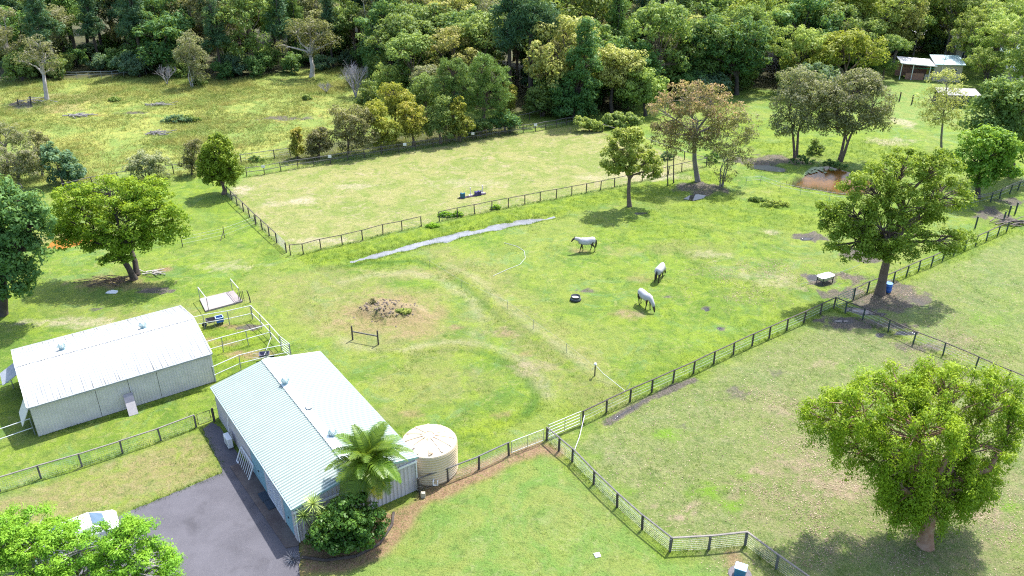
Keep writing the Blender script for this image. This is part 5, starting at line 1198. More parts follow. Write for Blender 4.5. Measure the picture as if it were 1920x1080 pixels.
# ---------------------------------------------------------------- trees one can single out
hero('weeping_tree', 'large weeping yellow green tree at the lower right, its foliage hanging almost to the ground', (1735, 1022),
     [(1770, 728, 80, 48, 2.7), (1665, 735, 75, 48, 2.9), (1560, 780, 50, 55, 1.9), (1605, 765, 55, 48, 0.9), (1865, 745, 52, 55, 2.3), (1720, 800, 90, 62, 0.7), (1835, 830, 62, 60, 1.3), (1690, 860, 62, 50, 0.3), (1770, 900, 70, 50, 1.0), (1595, 830, 34, 50, 2.1), (1655, 905, 26, 45, 0.9), (1895, 800, 26, 50, 1.9), (1705, 945, 42, 36, 0.7), (1745, 960, 36, 30, 0.9), (1840, 905, 40, 40, 1.5), (1800, 935, 40, 30, 1.3), (1705, 915, 50, 42, .1), (1765, 920, 50, 42, .2), (1670, 895, 30, 40, .2), (1735, 955, 48, 26, -.2), (1800, 900, 44, 46, .3), (1690, 962, 26, 22, 0), (1835, 930, 28, 30, .3)],
     LM['weep'], bark_red, (1748, 950), .40, 11, n_clump=540, clump_r=.50, n_leaf=190, leaf=(.165, .058), weep=1.25, inner=.5, shell=.35, visible_limbs=True)
hero('eucalypt', 'spreading green eucalypt with thick grey trunk standing on dark mud by the fence', (1650, 550),
     [(1600, 400, 48, 34, -.4), (1632, 348, 52, 36, .4), (1690, 318, 62, 36, .6), (1755, 312, 45, 34, 0), (1770, 362, 50, 34, .4), (1598, 455, 52, 32, -1.0), (1655, 432, 60, 40, -1.2), (1575, 430, 36, 26, -.6), (1640, 470, 40, 22, -1.4), (1690, 470, 40, 20, -1.5), (1770, 452, 50, 20, -.8), (1805, 445, 22, 16, 0), (1700, 385, 45, 32, -.6), (1548, 392, 18, 14, 0), (1720, 420, 30, 22, 1.0), (1745, 395, 35, 26, .5)],
     LM['euc'], bark_brown, (1668, 468), .42, 12, n_clump=380, clump_r=.62, n_leaf=100, leaf=(.22, .11), inner=.45, shell=.4)
hero('round_tree', 'small round crowned tree with forked trunk at the near edge of the arena', (1180, 387),
     [(1178, 275, 48, 32), (1148, 298, 30, 28, -.4), (1212, 305, 30, 26, .2), (1180, 256, 36, 16), (1170, 315, 30, 20, -.6), (1222, 322, 20, 14)],
     LM['round'], bark_brown, (1180, 335), .24, 13, n_clump=130, clump_r=.55, n_leaf=70, leaf=(.26, .16), inner=.4)
hero('orange_tree', 'tall tree with orange pink blossom tips and dark straight trunk', (1308, 340),
     [(1290, 185, 50, 30), (1335, 188, 40, 28, .5), (1248, 212, 34, 34, 0), (1365, 222, 34, 34, .4), (1310, 225, 55, 34, -.6), (1245, 250, 28, 26, -.3), (1285, 262, 36, 22, -.6), (1335, 262, 34, 22, 0)],
     LM['orange'], bark_grey, (1302, 262), .30, 14, n_clump=190, clump_r=.72, n_leaf=62, leaf=(.28, .11), inner=.5)
hero('wispy_tree', 'wispy olive tree right of the orange tipped tree, thin branched to its base', (1352, 350),
     [(1365, 250, 40, 32), (1395, 235, 36, 26, .4), (1350, 290, 32, 32, -.3), (1380, 300, 34, 24), (1405, 268, 26, 24), (1362, 322, 20, 16)],
     LM['olive'], bark_grey, (1356, 315), .14, 15, n_clump=110, clump_r=.6, n_leaf=46, leaf=(.25, .10), stems=3, inner=.4)
for i, (bx, by) in enumerate([(1252, 348), (1263, 343)]):
    hero('sapling', ['thin bare sapling left of the orange tipped tree, nearer one', 'thin bare sapling left of the orange tipped tree, farther one'][i], (bx, by), [(bx - 2, 272, 10, 14), (bx + 4, 286, 8, 8)], LM['orange'], bark_dark, (bx, 300), .07, 60 + i, n_clump=14, clump_r=.4, n_leaf=24, leaf=(.22, .09), group='saplings by the orange tree')
hero('paperbark_tree', 'grey green paperbark with two leaning trunks on the pond bank, left of the pair', (1495, 296),
     [(1480, 200, 36, 36), (1520, 175, 44, 34, .6), (1500, 150, 40, 22, 1.2), (1545, 190, 34, 36, .4), (1470, 235, 26, 22, -.4), (1525, 232, 34, 22, -.4)],
     LM['grey'], bark_brown, (1500, 250), .30, 17, n_clump=230, clump_r=.8, n_leaf=64, leaf=(.30, .12), stems=2, inner=.4)
hero('paperbark_tree', 'grey brown paperbark with wide V shaped trunk on the pond bank, right of the pair', (1574, 300),
     [(1600, 172, 48, 32), (1640, 190, 32, 36, .4), (1570, 200, 34, 34, -.2), (1610, 225, 44, 26, -.5), (1650, 225, 22, 26, .3), (1565, 235, 24, 20, -.5), (1620, 150, 36, 18, .6)],
     LM['grey'], bark_brown, (1582, 262), .36, 18, n_clump=240, clump_r=.8, n_leaf=64, leaf=(.30, .12), stems=2, inner=.4)
hero('dome_tree', 'broad yellow green dome crowned tree behind the paperbark pair', (1590, 172),
     [(1580, 92, 60, 28), (1540, 105, 40, 26, -.5), (1630, 98, 38, 28, .3), (1590, 75, 48, 16, .4), (1505, 125, 26, 20, -.6), (1480, 140, 22, 18, -.8)],
     LM['lime'], bark_brown, None, .35, 19, n_clump=150, clump_r=1.0, n_leaf=60, leaf=(.42, .2), inner=.4)
hero('pond_shrub', 'blue green leafy shrub between the paperbarks and the dome tree', (1530, 190), [(1525, 140, 34, 26), (1500, 160, 24, 18), (1555, 150, 24, 22)], LM['blue'], bark_brown, None, .2, 20, n_clump=60, clump_r=.8, n_leaf=70, leaf=(.34, .2))
hero('thin_tree', 'sparse yellow tinged tree with slim grey trunk on the far right lawn', (1765, 287),
     [(1775, 155, 36, 22), (1745, 185, 28, 22), (1795, 185, 28, 20), (1768, 205, 36, 24), (1745, 225, 26, 16), (1785, 225, 26, 18)],
     LM['yellow'], bark_grey, (1768, 225), .16, 21, n_clump=110, clump_r=.7, n_leaf=40, leaf=(.26, .10), inner=.4)
hero('dense_tree', 'dense dark green tree on the right edge, taller of the two', (1896, 332),
     [(1880, 190, 50, 34), (1920, 200, 45, 46), (1850, 220, 38, 34, -.3), (1890, 240, 50, 40, -.6), (1830, 250, 26, 24, -.5), (1930, 270, 40, 40), (1880, 165, 40, 18, .5)],
     LM['mid'], bark_brown, (1893, 285), .35, 22, n_clump=190, clump_r=.9, n_leaf=80, leaf=(.34, .2))
hero('dense_tree', 'dark trunked green tree in front of the taller right edge tree', (1832, 371),
     [(1845, 262, 40, 24), (1820, 295, 32, 28, -.3), (1870, 285, 36, 30), (1885, 315, 30, 24), (1840, 325, 36, 22, -.5), (1895, 268, 26, 22)],
     LM['euc'], bark_dark, (1835, 318), .30, 23, n_clump=140, clump_r=.75, n_leaf=75, leaf=(.30, .18), inner=.35)
# left side
hero('cypress', 'compact round bright green cypress at the left corner of the arena', (420, 364),
     [(411, 318, 34, 26), (410, 292, 31, 26), (409, 270, 20, 16), (388, 315, 18, 24), (434, 315, 18, 24), (412, 338, 30, 12), (412, 300, 20, 30)],
     LM['cypress'], bark_brown, (418, 348), .24, 24, n_clump=300, clump_r=.40, n_leaf=75, leaf=(.20, .11), flat=1.1, inner=.75)
hero('spreading_tree', 'broad spreading yellow green tree with several dark trunks above brown sticks', (262, 519),
     [(285, 385, 55, 34), (205, 362, 62, 28, .6), (135, 378, 46, 30, .3), (325, 415, 26, 30, .2), (240, 415, 55, 34, -.8), (165, 415, 46, 30, -.6), (290, 440, 36, 22, -.8), (195, 455, 44, 26, -1.2), (225, 475, 22, 16, -1.5), (120, 420, 26, 26), (260, 355, 55, 18, 1.0), (150, 452, 34, 22, -.8), (112, 445, 22, 18, -.4), (205, 492, 18, 12, -1.4), (245, 455, 36, 22, -1.4)],
     LM['poin'], bark_dark, (258, 475), .46, 25, n_clump=330, clump_r=.70, n_leaf=90, leaf=(.24, .12), stems=3, flat=.55, inner=.4)
hero('dark_tree', 'dense dark green tree cut by the left edge of the view', (5, 590),
     [(10, 390, 58, 36), (50, 420, 40, 40), (35, 470, 50, 40, -.6), (-30, 450, 60, 70), (15, 520, 50, 36, -.8), (-40, 360, 60, 30), (65, 385, 24, 22)],
     LM['darkb'], bark_dark, (5, 520), .4, 26, n_clump=260, clump_r=.72, n_leaf=95, leaf=(.28, .16), inner=.4)
hero('leafy_shrub', 'blue green leafy shrub behind the spreading tree at the left', (118, 345), [(105, 300, 26, 20), (130, 318, 26, 20), (92, 285, 16, 16), (115, 330, 30, 12), (150, 325, 12, 10)], LM['blue'], bark_brown, None, .16, 27, n_clump=80, clump_r=.55, n_leaf=80, leaf=(.26, .17))
hero('grey_bush', 'grey brown bush at the left edge, lower and wider one', (40, 352), [(25, 300, 40, 26), (60, 315, 26, 22), (10, 325, 40, 18), (55, 285, 18, 16)], LM['grey'], bark_grey, None, .18, 28, n_clump=100, clump_r=.6, n_leaf=70, leaf=(.26, .10))
hero('grey_bush', 'grey brown bush at the left edge, upper one behind', (15, 312), [(12, 255, 28, 26), (40, 262, 16, 20), (-20, 260, 30, 30)], LM['grey'], bark_grey, None, .18, 29, n_clump=70, clump_r=.65, n_leaf=70, leaf=(.28, .10))
hero('grey_bush', 'narrow upright grey olive bush between the grey bushes and the shrub', (80, 330), [(72, 262, 13, 20), (78, 290, 16, 20)], LM['olive'], bark_grey, None, .14, 30, n_clump=40, clump_r=.55, n_leaf=70, leaf=(.26, .10))
hero('pale_shrub', 'rounded pale grey green shrub by the rustic fence', (276, 334), [(265, 305, 28, 18), (292, 306, 24, 18), (278, 296, 28, 12), (250, 318, 16, 12), (305, 322, 12, 10)], LM['pale'], bark_dark, None, .14, 31, n_clump=85, clump_r=.5, n_leaf=75, leaf=(.20, .11), stems=3)
hero('olive_shrub', 'brown olive shrub half behind the round cypress', (360, 328), [(360, 282, 15, 16), (355, 305, 18, 16), (368, 270, 10, 8)], LM['olive'], bark_dark, None, .12, 32, n_clump=50, clump_r=.5, n_leaf=70, leaf=(.22, .10))
# belt behind the arena
belt = [
 ('pencil_tree', 'narrow gold green conifer like tree at the left end of the tree belt', (558, 297), [(557, 278, 11, 16), (557, 255, 8, 16), (557, 243, 4, 6)], 'gold', 50, .42),
 ('belt_tree', 'rounded olive tree beside the narrow gold one in the belt', (598, 297), [(598, 270, 24, 18), (605, 255, 18, 14), (585, 280, 12, 12)], 'olive', 70, .55),
 ('belt_tree', 'large brown olive tree leading the left part of the belt', (655, 290), [(650, 240, 30, 26), (672, 225, 26, 24), (640, 215, 20, 18), (660, 262, 32, 18), (690, 245, 18, 20)], 'olive', 120, .65),
 ('belt_tree', 'yellow olive tree right of the large brown one in the belt', (715, 282), [(710, 225, 26, 24), (728, 245, 24, 20), (700, 205, 20, 16), (720, 262, 24, 12)], 'gold', 100, .6),
 ('belt_tree', 'golden yellow topped tree standing back in the left belt', (742, 262), [(738, 175, 26, 20), (752, 195, 28, 22), (730, 205, 20, 16)], 'gold', 90, .6),
 ('belt_tree', 'rusty gold drooping tree in the middle of the belt', (775, 274), [(770, 215, 28, 22), (788, 235, 18, 20), (765, 242, 24, 18), (758, 205, 16, 14)], 'gold', 100, .6),
 ('belt_tree', 'mid green tree between the rusty gold tree and the belt pines', (826, 270), [(820, 215, 22, 22), (838, 240, 18, 20), (812, 240, 18, 18), (830, 195, 14, 14)], 'mid', 90, .6),
 ('belt_tree', 'yellow green slim tree under the left belt pine', (862, 266), [(860, 205, 14, 22), (868, 235, 18, 18), (852, 240, 14, 14)], 'gold', 60, .5),
 ('belt_bush', 'dark green bush at the right end of the belt by the arena rail', (948, 248), [(945, 225, 24, 16), (925, 232, 18, 12), (962, 232, 16, 12)], 'darkb', 70, .55),
 ('belt_bush', 'dark green bush below the belt pines near the rail', (900, 256), [(898, 238, 24, 12), (880, 244, 16, 9)], 'darkb', 60, .5),
 ('belt_tree', 'mid green tree behind the golden tree at the back of the belt', (800, 235), [(795, 165, 28, 24), (815, 185, 24, 24), (778, 185, 18, 18)], 'mid', 90, .75),
 ('belt_tree', 'bright green shrub tree below the bare grey tree', (690, 215), [(690, 170, 14, 18), (700, 192, 22, 16), (680, 195, 14, 14)], 'mid', 70, .6),
 ('belt_tree', 'light green tree right of the bare grey tree', (725, 190), [(722, 138, 24, 16), (712, 155, 20, 16), (735, 158, 18, 16)], 'bright', 70, .7),
 ('belt_tree', 'pinkish olive tree between bare grey tree and belt pines', (800, 215), [(800, 138, 20, 18), (815, 152, 14, 20), (785, 150, 14, 14)], 'grey', 60, .7),
 ('belt_tree', 'olive gold tree at the right side of the belt pines', (958, 226), [(955, 175, 14, 22), (948, 200, 16, 18)], 'gold', 60, .6),
]
for i, (nm, lab, base, lob, lm, nc, cr_) in enumerate(belt):
    hero(nm, lab, base, lob, LM[lm], bark_brown, None, .18, 100 + i, group='belt of trees behind the arena', n_clump=int(nc * 1.0), clump_r=cr_, n_leaf=62, leaf=(.27, .13), inner=.35)
for i, (lab, base, lob) in enumerate([('left of two green pines rising over the tree belt', (850, 256), [(848, 135, 30, 20), (830, 160, 24, 20), (868, 165, 24, 22), (850, 190, 34, 20), (845, 118, 18, 8)]), ('right and taller of two green pines rising over the tree belt', (908, 246), [(905, 122, 24, 18), (930, 145, 28, 24), (890, 150, 26, 22), (915, 175, 38, 22), (905, 200, 36, 18), (940, 185, 18, 20)])]):
    hero('belt_pine', lab, base, lob, LM['pinel'], bark_brown, None, .28, 130 + i, group='pines in the belt', n_clump=150, clump_r=.62, n_leaf=80, leaf=(.42, .07), needle=True, inner=.4)
# bare and half bare trees
def bare(name, label, base, top, width, seed, m_, twigs=140, leafm=None, lobes=None, **kw):
    b = GP(*base); t = AT(top[0], top[1], b.y) - b; rp = random.Random(seed); mb = MB(); Wm = width / PPM(b)
    def br(p, d, L_, r_, lv):
        q = p + d * L_ * .5 + Vector((rp.uniform(-1, 1), rp.uniform(-1, 1), rp.uniform(-.3, .6))) * L_ * .06; e = p + d * L_
        mb.tube([p, q, e], [r_, r_ * .8, r_ * .5], 5 if lv < 2 else 3, False)
        if lv >= 4: return
        for k_ in range(rp.choice((3, 4)) if lv < 2 else 3):
            nd_ = (d + Vector((rp.uniform(-1, 1), rp.uniform(-1, 1), rp.uniform(-.15, .7))) * .75).normalized(); br(p.lerp(e, rp.uniform(.45, 1.0)), nd_, L_ * rp.uniform(.55, .75), r_ * .52, lv + 1)
    for k_ in range(kw.get('stems', 4)):
        a = 2 * math.pi * k_ / kw.get('stems', 4) + rp.random(); d = Vector((math.cos(a) * Wm / t.z * .9, math.sin(a) * Wm / t.z * .9, 1)).normalized(); br(Vector((0, 0, 0)), d, t.z * .42, kw.get('r', .14), 0)
    root = empty(name, b); tag(root, label, 'tree'); mb.build('trunk', m_, root, True); return root
deadw = mat('dead_grey', (.30, .28, .30), (.40, .38, .41), 3, .8)
bare('bare_tree', 'leafless silver grey tree at the left end of the belt', (667, 182), (667, 110), 30, 41, deadw, stems=7, r=.09); bare('bare_tree', 'small leafless grey tree in the marshy field near the forest', (314, 159), (314, 118), 18, 42, deadw, stems=5, r=.07); bare('bare_shrub', 'low leafless grey scrub beside the big bare limbed tree', (612, 175), (612, 148), 20, 43, deadw, stems=6, r=.05)
hero('halfbare_tree', 'half bare pale tree standing alone at the left of the field', (88, 186), [(60, 95, 28, 22), (85, 110, 26, 20), (100, 130, 14, 14), (45, 115, 16, 14), (75, 80, 22, 10)], LM['grey'], bark_pale, (82, 140), .34, 44, n_clump=75, clump_r=.75, n_leaf=34, leaf=(.30, .12), inner=.3)
hero('halfbare_tree', 'slender grey green tree alone near the middle of the forest edge', (363, 162), [(355, 80, 22, 24), (365, 110, 22, 24), (345, 105, 16, 18), (372, 135, 20, 18)], LM['grey'], bark_pale, (362, 145), .24, 45, n_clump=95, clump_r=.75, n_leaf=50, leaf=(.30, .12), stems=3)
hero('halfbare_tree', 'wide pale limbed tree with sparse olive crown at the forest edge', (585, 144), [(580, 50, 32, 24), (555, 60, 24, 22), (608, 60, 22, 22), (530, 85, 14, 12), (622, 78, 14, 12), (585, 88, 26, 18)], LM['olive'], bark_pale, (582, 105), .42, 46, n_clump=100, clump_r=.9, n_leaf=42, leaf=(.34, .14), inner=.4)
# middle distance right of the belt
hero('tall_pine', 'very tall single pine with dark bare trunk above the far arena corner', (996, 205), [(1000, 25, 36, 20), (975, 45, 26, 18), (1030, 42, 22, 20), (1000, 60, 30, 14), (990, 5, 26, 14)], LM['pine'], bark_dark, (995, 70), .42, 47, n_clump=130, clump_r=.85, n_leaf=85, leaf=(.55, .09), needle=True, inner=.45)
hero('dark_conifer', 'dense very dark conical evergreen beyond the far arena corner', (1076, 224), [(1075, 200, 42, 24), (1085, 165, 40, 32), (1095, 120, 32, 34), (1100, 80, 24, 28), (1102, 52, 14, 16), (1055, 175, 24, 24)], LM['darkb'], bark_dark, None, .3, 48, n_clump=220, clump_r=.75, n_leaf=80, leaf=(.34, .16), inner=.5)
hero('light_tree', 'light yellow green round headed tree right of the dark conifer', (1147, 214), [(1150, 108, 38, 20), (1125, 130, 22, 22), (1180, 125, 28, 24), (1150, 145, 34, 20), (1195, 112, 18, 14)], LM['yellow'], bark_dark, (1148, 165), .3, 49, n_clump=120, clump_r=.85, n_leaf=70, leaf=(.36, .2))
hero('light_tree', 'mid green round headed tree just left of the orange tipped tree', (1210, 217), [(1205, 150, 34, 18), (1180, 170, 22, 18), (1232, 165, 24, 18), (1210, 178, 34, 14)], LM['bright'], bark_dark, (1208, 192), .26, 50, n_clump=100, clump_r=.75, n_leaf=70, leaf=(.34, .2))
hero('green_bush', 'rounded bright green bush outside the far right arena corner', (1170, 240), [(1168, 225, 34, 14), (1150, 222, 18, 12), (1190, 226, 16, 12)], LM['mid'], bark_dark, None, .14, 51, n_clump=70, clump_r=.5, n_leaf=80, leaf=(.26, .18))
hero('vine_bush', 'pale green vine heap smothering the far arena corner rail', (1105, 246), [(1100, 232, 22, 10), (1120, 238, 16, 8), (1085, 228, 10, 8)], LM['bright'], bark_dark, None, .1, 52, n_clump=55, clump_r=.42, n_leaf=80, leaf=(.22, .17))
hero('dark_tree', 'big dark green tree with black trunk in front of the right forest', (1381, 176), [(1400, 70, 46, 34), (1360, 90, 36, 34), (1340, 60, 40, 34), (1390, 115, 40, 28), (1300, 85, 38, 34), (1420, 100, 26, 26), (1310, 125, 40, 24)], LM['darkb'], bark_dark, (1382, 145), .4, 53, n_clump=210, clump_r=.95, n_leaf=75, leaf=(.40, .2))

# ---------------------------------------------------------------- bright tree under the camera, lower left
hero('feathery_tree', 'bright light green feathery tree filling the lower left corner', (120, 1185),
     [(40, 985, 60, 26, 1.2), (110, 1000, 50, 24, .8), (60, 1010, 75, 30, .5), (150, 1030, 85, 36, 0), (245, 1010, 55, 34, .3), (270, 1060, 65, 36, -.5), (170, 1080, 90, 40, -.8), (40, 1070, 80, 36, -.4), (-40, 1010, 70, 40, 0), (90, 1120, 90, 40, -1.2), (250, 1120, 60, 30, -1.0), (225, 985, 30, 18, .8), (320, 1050, 24, 20, .2), (310, 1080, 36, 26, -.4)],
     LM['near'], bark_pale, (130, 1130), .30, 54, n_clump=480, clump_r=.46, n_leaf=170, leaf=(.125, .05), flat=.45, inner=.3, up=.8, shell=.2)

# ---------------------------------------------------------------- garden bed at the workshop corner
def strip_leaf(L_, w_, droop, n=5):
    V = []; 
    for k_ in range(n + 1):
        t = k_ / n; x = L_ * t * (1 - .12 * droop * t); z = -droop * L_ * t * t * .6; ww = w_ * (1 - t) ** .6 * (.5 + min(1, t * 4) * .5); V += [(x, -ww / 2, z), (x, ww / 2, z)]
    return V, [(2 * k_, 2 * k_ + 2, 2 * k_ + 3, 2 * k_ + 1) for k_ in range(n)]
def frond_mesh(m_, L_=2.2, curve=1.0, seed=0):
    rp = random.Random(seed); mb = MB(); pts = []
    for k_ in range(13):
        t = k_ / 12; pts.append(Vector((L_ * (t - .18 * curve * t * t), 0, L_ * (.42 * t - .72 * curve * t * t))))
    mb.tube(pts, [.035 * (1 - t * .8 / 12) if t == 0 else .03 * (1 - t / 14) for t in range(13)], 4)
    for k_ in range(40):
        t = .12 + .88 * k_ / 39; i = min(11, int(t * 12)); f = t * 12 - i; p = pts[i].lerp(pts[i + 1], min(1, f)); d = (pts[i + 1] - pts[i]).normalized()
        ll = .62 * math.sin(math.pi * min(1, .18 + t * .78)) + .10
        for s_ in (-1, 1):
            q = (d * .75 + Vector((0, s_ * 1.0, rp.uniform(.05, .35)))).normalized(); e = p + q * ll + Vector((0, 0, -.22 * ll)); m2 = p + q * ll * .55 + Vector((0, 0, .03)); wv = d * .027
            mb.add([p - wv, p + wv, m2 + wv * 1.1, m2 - wv * 1.1, e], [(0, 1, 2, 3), (3, 2, 4)])
    return mb.mesh('frond', m_)
palm_m = leaf_mat('leaf_palm', (.032, .080, .009), (.110, .165, .016), trans=.35, rough=.4); palm_y = leaf_mat('leaf_palm_old', (.26, .24, .03), (.42, .32, .03), trans=.35)
pb = GP(690, 968); pc = AT(692, 868, pb.y)
palm = empty('palm_tree', pb); tag(palm, 'feathery palm with yellowing lower fronds rising from the garden bed beside the workshop', 'palm')
h_ = pc.z - pb.z
MB().tube([(0, 0, -.2), (.02, 0, h_ * .5), (pc.x - pb.x, 0, h_)], [.17, .13, .11], 9).build('trunk', bark_grey, palm, True); MB().tube([(pc.x - pb.x, 0, h_ - .5), (pc.x - pb.x, 0, h_ + .15)], [.12, .08], 9).build('crownshaft', mat('crownshaft', (.18, .24, .07), (.24, .28, .09), 3, .4), palm, True)
fm = [frond_mesh(palm_m, 2.7, 1.05, 1), frond_mesh(palm_m, 2.8, .85, 2), frond_mesh(palm_m, 2.5, 1.25, 3)]; fy = frond_mesh(palm_y, 2.3, 1.35, 4)
rp_ = random.Random(77)
for k_ in range(46):
    lev = k_ / 46; el = 1.15 - 1.75 * lev + rp_.uniform(-.12, .12); az = k_ * 2.39996
    o = link('frond', fy if k_ >= 42 else (fm[2] if lev > .65 else fm[k_ % 2]), palm, (pc.x - pb.x, 0, h_)); o.rotation_euler = (rp_.uniform(-.3, .3), -el, az); s2 = rp_.uniform(.85, 1.08); o.scale = (s2, s2, s2)
yuc_m = leaf_mat('leaf_yucca', (.105, .165, .045), (.235, .290, .085), trans=.25, rough=.35)
def rosette_mesh(m_, n_, L_, w_, seed):
    rp = random.Random(seed); mb = MB()
    for k_ in range(n_):
        V, F_ = strip_leaf(L_ * rp.uniform(.8, 1.1), w_, rp.uniform(.1, .6)); el = 1.35 - 1.7 * (k_ / n_) + rp.uniform(-.1, .1); M_ = Matrix.Rotation(k_ * 2.39996, 3, 'Z') @ Matrix.Rotation(-el, 3, 'Y'); mb.add([M_ @ Vector(v) for v in V], F_)
    return mb.mesh('rosette', m_)
yu = empty('yucca', GP(590, 1014)); tag(yu, 'spiky striped yucca with several leaf rosettes in front of the workshop corner', 'yucca')
for (px, py) in ((587, 946), (603, 967), (595, 1000), (570, 968)):
    c = AT(px, py, yu.location.y - .1) - yu.location; MB().tube([(c.x * .3, 0, -.1), (c.x * .7, 0, c.z * .6), c], [.09, .07, .06], 7).build('stem', bark_grey, yu); link('rosette', rosette_mesh(yuc_m, 62, .78, .075, int(px)), yu, c)
hero('garden_shrub', 'dense glossy dark green shrub in the garden bed below the palm', (650, 1030), [(655, 985, 48, 34), (620, 990, 34, 36), (690, 985, 34, 40, .3), (660, 955, 40, 26, .5), (640, 1012, 50, 16, -.3), (600, 1008, 24, 18, 0)], LM['bush'], bark_dark, None, .14, 55, n_clump=170, clump_r=.34, n_leaf=90, leaf=(.16, .10), stems=3, shell=.65, inner=.5, cat='shrub')
sy = empty('spiky_plant', GP(549, 1052)); tag(sy, 'small dark spiky plant at the asphalt edge near the bottom', 'plant'); link('rosette', rosette_mesh(leaf_mat('leaf_spiky', (.055, .06, .075), (.12, .125, .14), trans=.1), 60, .62, .04, 5), sy, (0, 0, .12)); MB().tube([(0, 0, -.1), (0, 0, .15)], .06, 6).build('stem', bark_dark, sy)
# log edging of the bed
for i, (a, b) in enumerate([((566, 1046), (610, 1052)), ((610, 1052), (668, 1044)), ((668, 1044), (712, 1020)), ((712, 1020), (735, 985)), ((735, 985), (738, 962))]):
    A_, B_ = GP(*a), GP(*b); o = MB().tube([Vector((0, 0, .06)), (B_ - A_) + Vector((0, 0, .06))], .09, 7).build('edging_log', bark_dark); o.location = A_; tag(o, 'dark log edging the garden bed, ' + ['first from the asphalt', 'second from the asphalt', 'middle of five', 'fourth from the asphalt', 'last beside the workshop wall'][i], 'log', 'logs edging the garden bed')
# mound plants
hero('mound_shrub', 'small bright green clump growing on the right of the earth mound', (757, 592), [(757, 588, 13, 6), (765, 590, 8, 5)], LM['bright'], bark_dark, None, .03, 56, n_clump=34, clump_r=.20, n_leaf=60, leaf=(.11, .06), cat='plant'); hero('mound_weed', 'straggly olive weeds along the near foot of the earth mound', (725, 598), [(715, 593, 16, 3), (735, 594, 14, 3), (752, 596, 10, 3)], LM['olive'], bark_dark, None, .03, 58, n_clump=26, clump_r=.16, n_leaf=26, leaf=(.10, .05), cat='plant', shell=.1); hero('mound_sapling', 'spindly sapling on the left of the earth mound', (702, 579), [(700, 566, 6, 7), (704, 573, 5, 4)], LM['olive'], bark_dark, None, .04, 57, n_clump=12, clump_r=.2, n_leaf=20, leaf=(.12, .06), cat='plant')
for i, (px, py, rx, ry, lm) in enumerate([(835, 402, 14, 5, 'near'), (858, 400, 10, 5, 'near'), (812, 422, 10, 4, 'near'), (930, 388, 8, 4, 'near'), (335, 222, 26, 7, 'blue'), (355, 222, 20, 6, 'mid'), (215, 186, 8, 4, 'mid'), (575, 182, 7, 6, 'mid'), (480, 297, 14, 6, 'mid'), (1455, 380, 22, 6, 'bright'), (1420, 372, 14, 5, 'mid'), (1250, 290, 12, 9, 'blue'), (1340, 290, 16, 14, 'darkb'), (1505, 297, 20, 10, 'darkb'), (1556, 303, 10, 8, 'darkb'), (1575, 308, 12, 6, 'darkb'), (1530, 272, 14, 16, 'mid'), (370, 150, 14, 12, 'mid'), (60, 132, 22, 10, 'mid')]):
    labs = ['leafy weed clump on the ditch bank below the arena rail, largest', 'leafy weed clump on the ditch bank right of the largest', 'leafy weed clump on the ditch bank left of the largest', 'small weed clump on the bank below the arena rail, rightmost', 'blue green rush clump in the middle of the marshy field', 'green rush clump right of the blue green one in the field', 'small rush clump by the brush heap left of centre in the field', 'small lone bush in the field near the bare grey tree', 'weedy clump between the two fences left of the tree belt', 'pale weed clump beside the electric tape near the pond', 'green weed clump left of the pale one near the pond', 'blue green bush between the saplings and the arena end', 'dark green bush behind the wispy olive tree', 'dark bush at the foot of the left paperbark', 'small dark bush left of the V trunked paperbark', 'low dark bush at the foot of the V trunked paperbark', 'young leafy tree between the two paperbarks', 'leafy base shrub around the slender grey green tree', 'bright shrub at the forest edge left of the lone bare tree']
    hero('weed_clump' if ry < 8 else 'small_bush', labs[i], (px, py + ry), [(px, py + ry * .2, rx, ry * .8), (px + rx * .7, py + ry * .5, rx * .6, ry * .5), (px - rx * .8, py + ry * .5, rx * .5, ry * .5), (px - rx * .2, py - ry * .3, rx * .3, ry * .6)], LM[lm], bark_dark, None, .04, 200 + i, n_clump=int(16 + rx * 1.2), clump_r=.22 if py > 280 else .38, n_leaf=34, leaf=(.17, .09) if py > 280 else (.3, .12), cat='plant', visible_limbs=False, shell=.1, inner=.0, spread=.8)

# ================================================================== FOREST
def proto_pine(seed, h, lm, spreadr=2.1):
    rp = random.Random(seed); lob = []
    for k_ in range(11):
        t = .42 + .55 * k_ / 10; a = k_ * 2.4; rr2 = spreadr * (1.05 - t) * 1.6 * rp.uniform(.7, 1.1); lob.append(((math.cos(a) * rr2 * .7, math.sin(a) * rr2 * .7, h * t), (rr2 * .75 + .4, rr2 * .75 + .4, h * .07)))
    return make_tree(seed, lob, Vector((0, 0, h * .93)), .26, lm, bark_dark, n_clump=105, clump_r=.85, n_leaf=62, leaf=(.60, .12), needle=True, inner=.3, visible_limbs=False)
def proto_broad(seed, h, w, lm, bm, lumps=9, cr_=.95, leaf=(.40, .22), low=.35, nc=120, nl=58):
    rp = random.Random(seed); lob = []
    for k_ in range(lumps):
        a = k_ * 2.4 + rp.random(); t = rp.uniform(low, .88); rr2 = w * .5 * math.sin(math.pi * min(.95, (t - low * .6) / (1.05 - low * .6))) * rp.uniform(.5, 1.0); r_ = w * rp.uniform(.20, .30); lob.append(((math.cos(a) * rr2, math.sin(a) * rr2, h * t), (r_, r_, r_ * .75)))
    lob.append(((0, 0, h * .9), (w * .22, w * .22, h * .09)))
    return make_tree(seed, lob, Vector((0, 0, h * low)), .24, lm, bm, n_clump=nc, clump_r=cr_, n_leaf=nl, leaf=leaf, inner=.35)
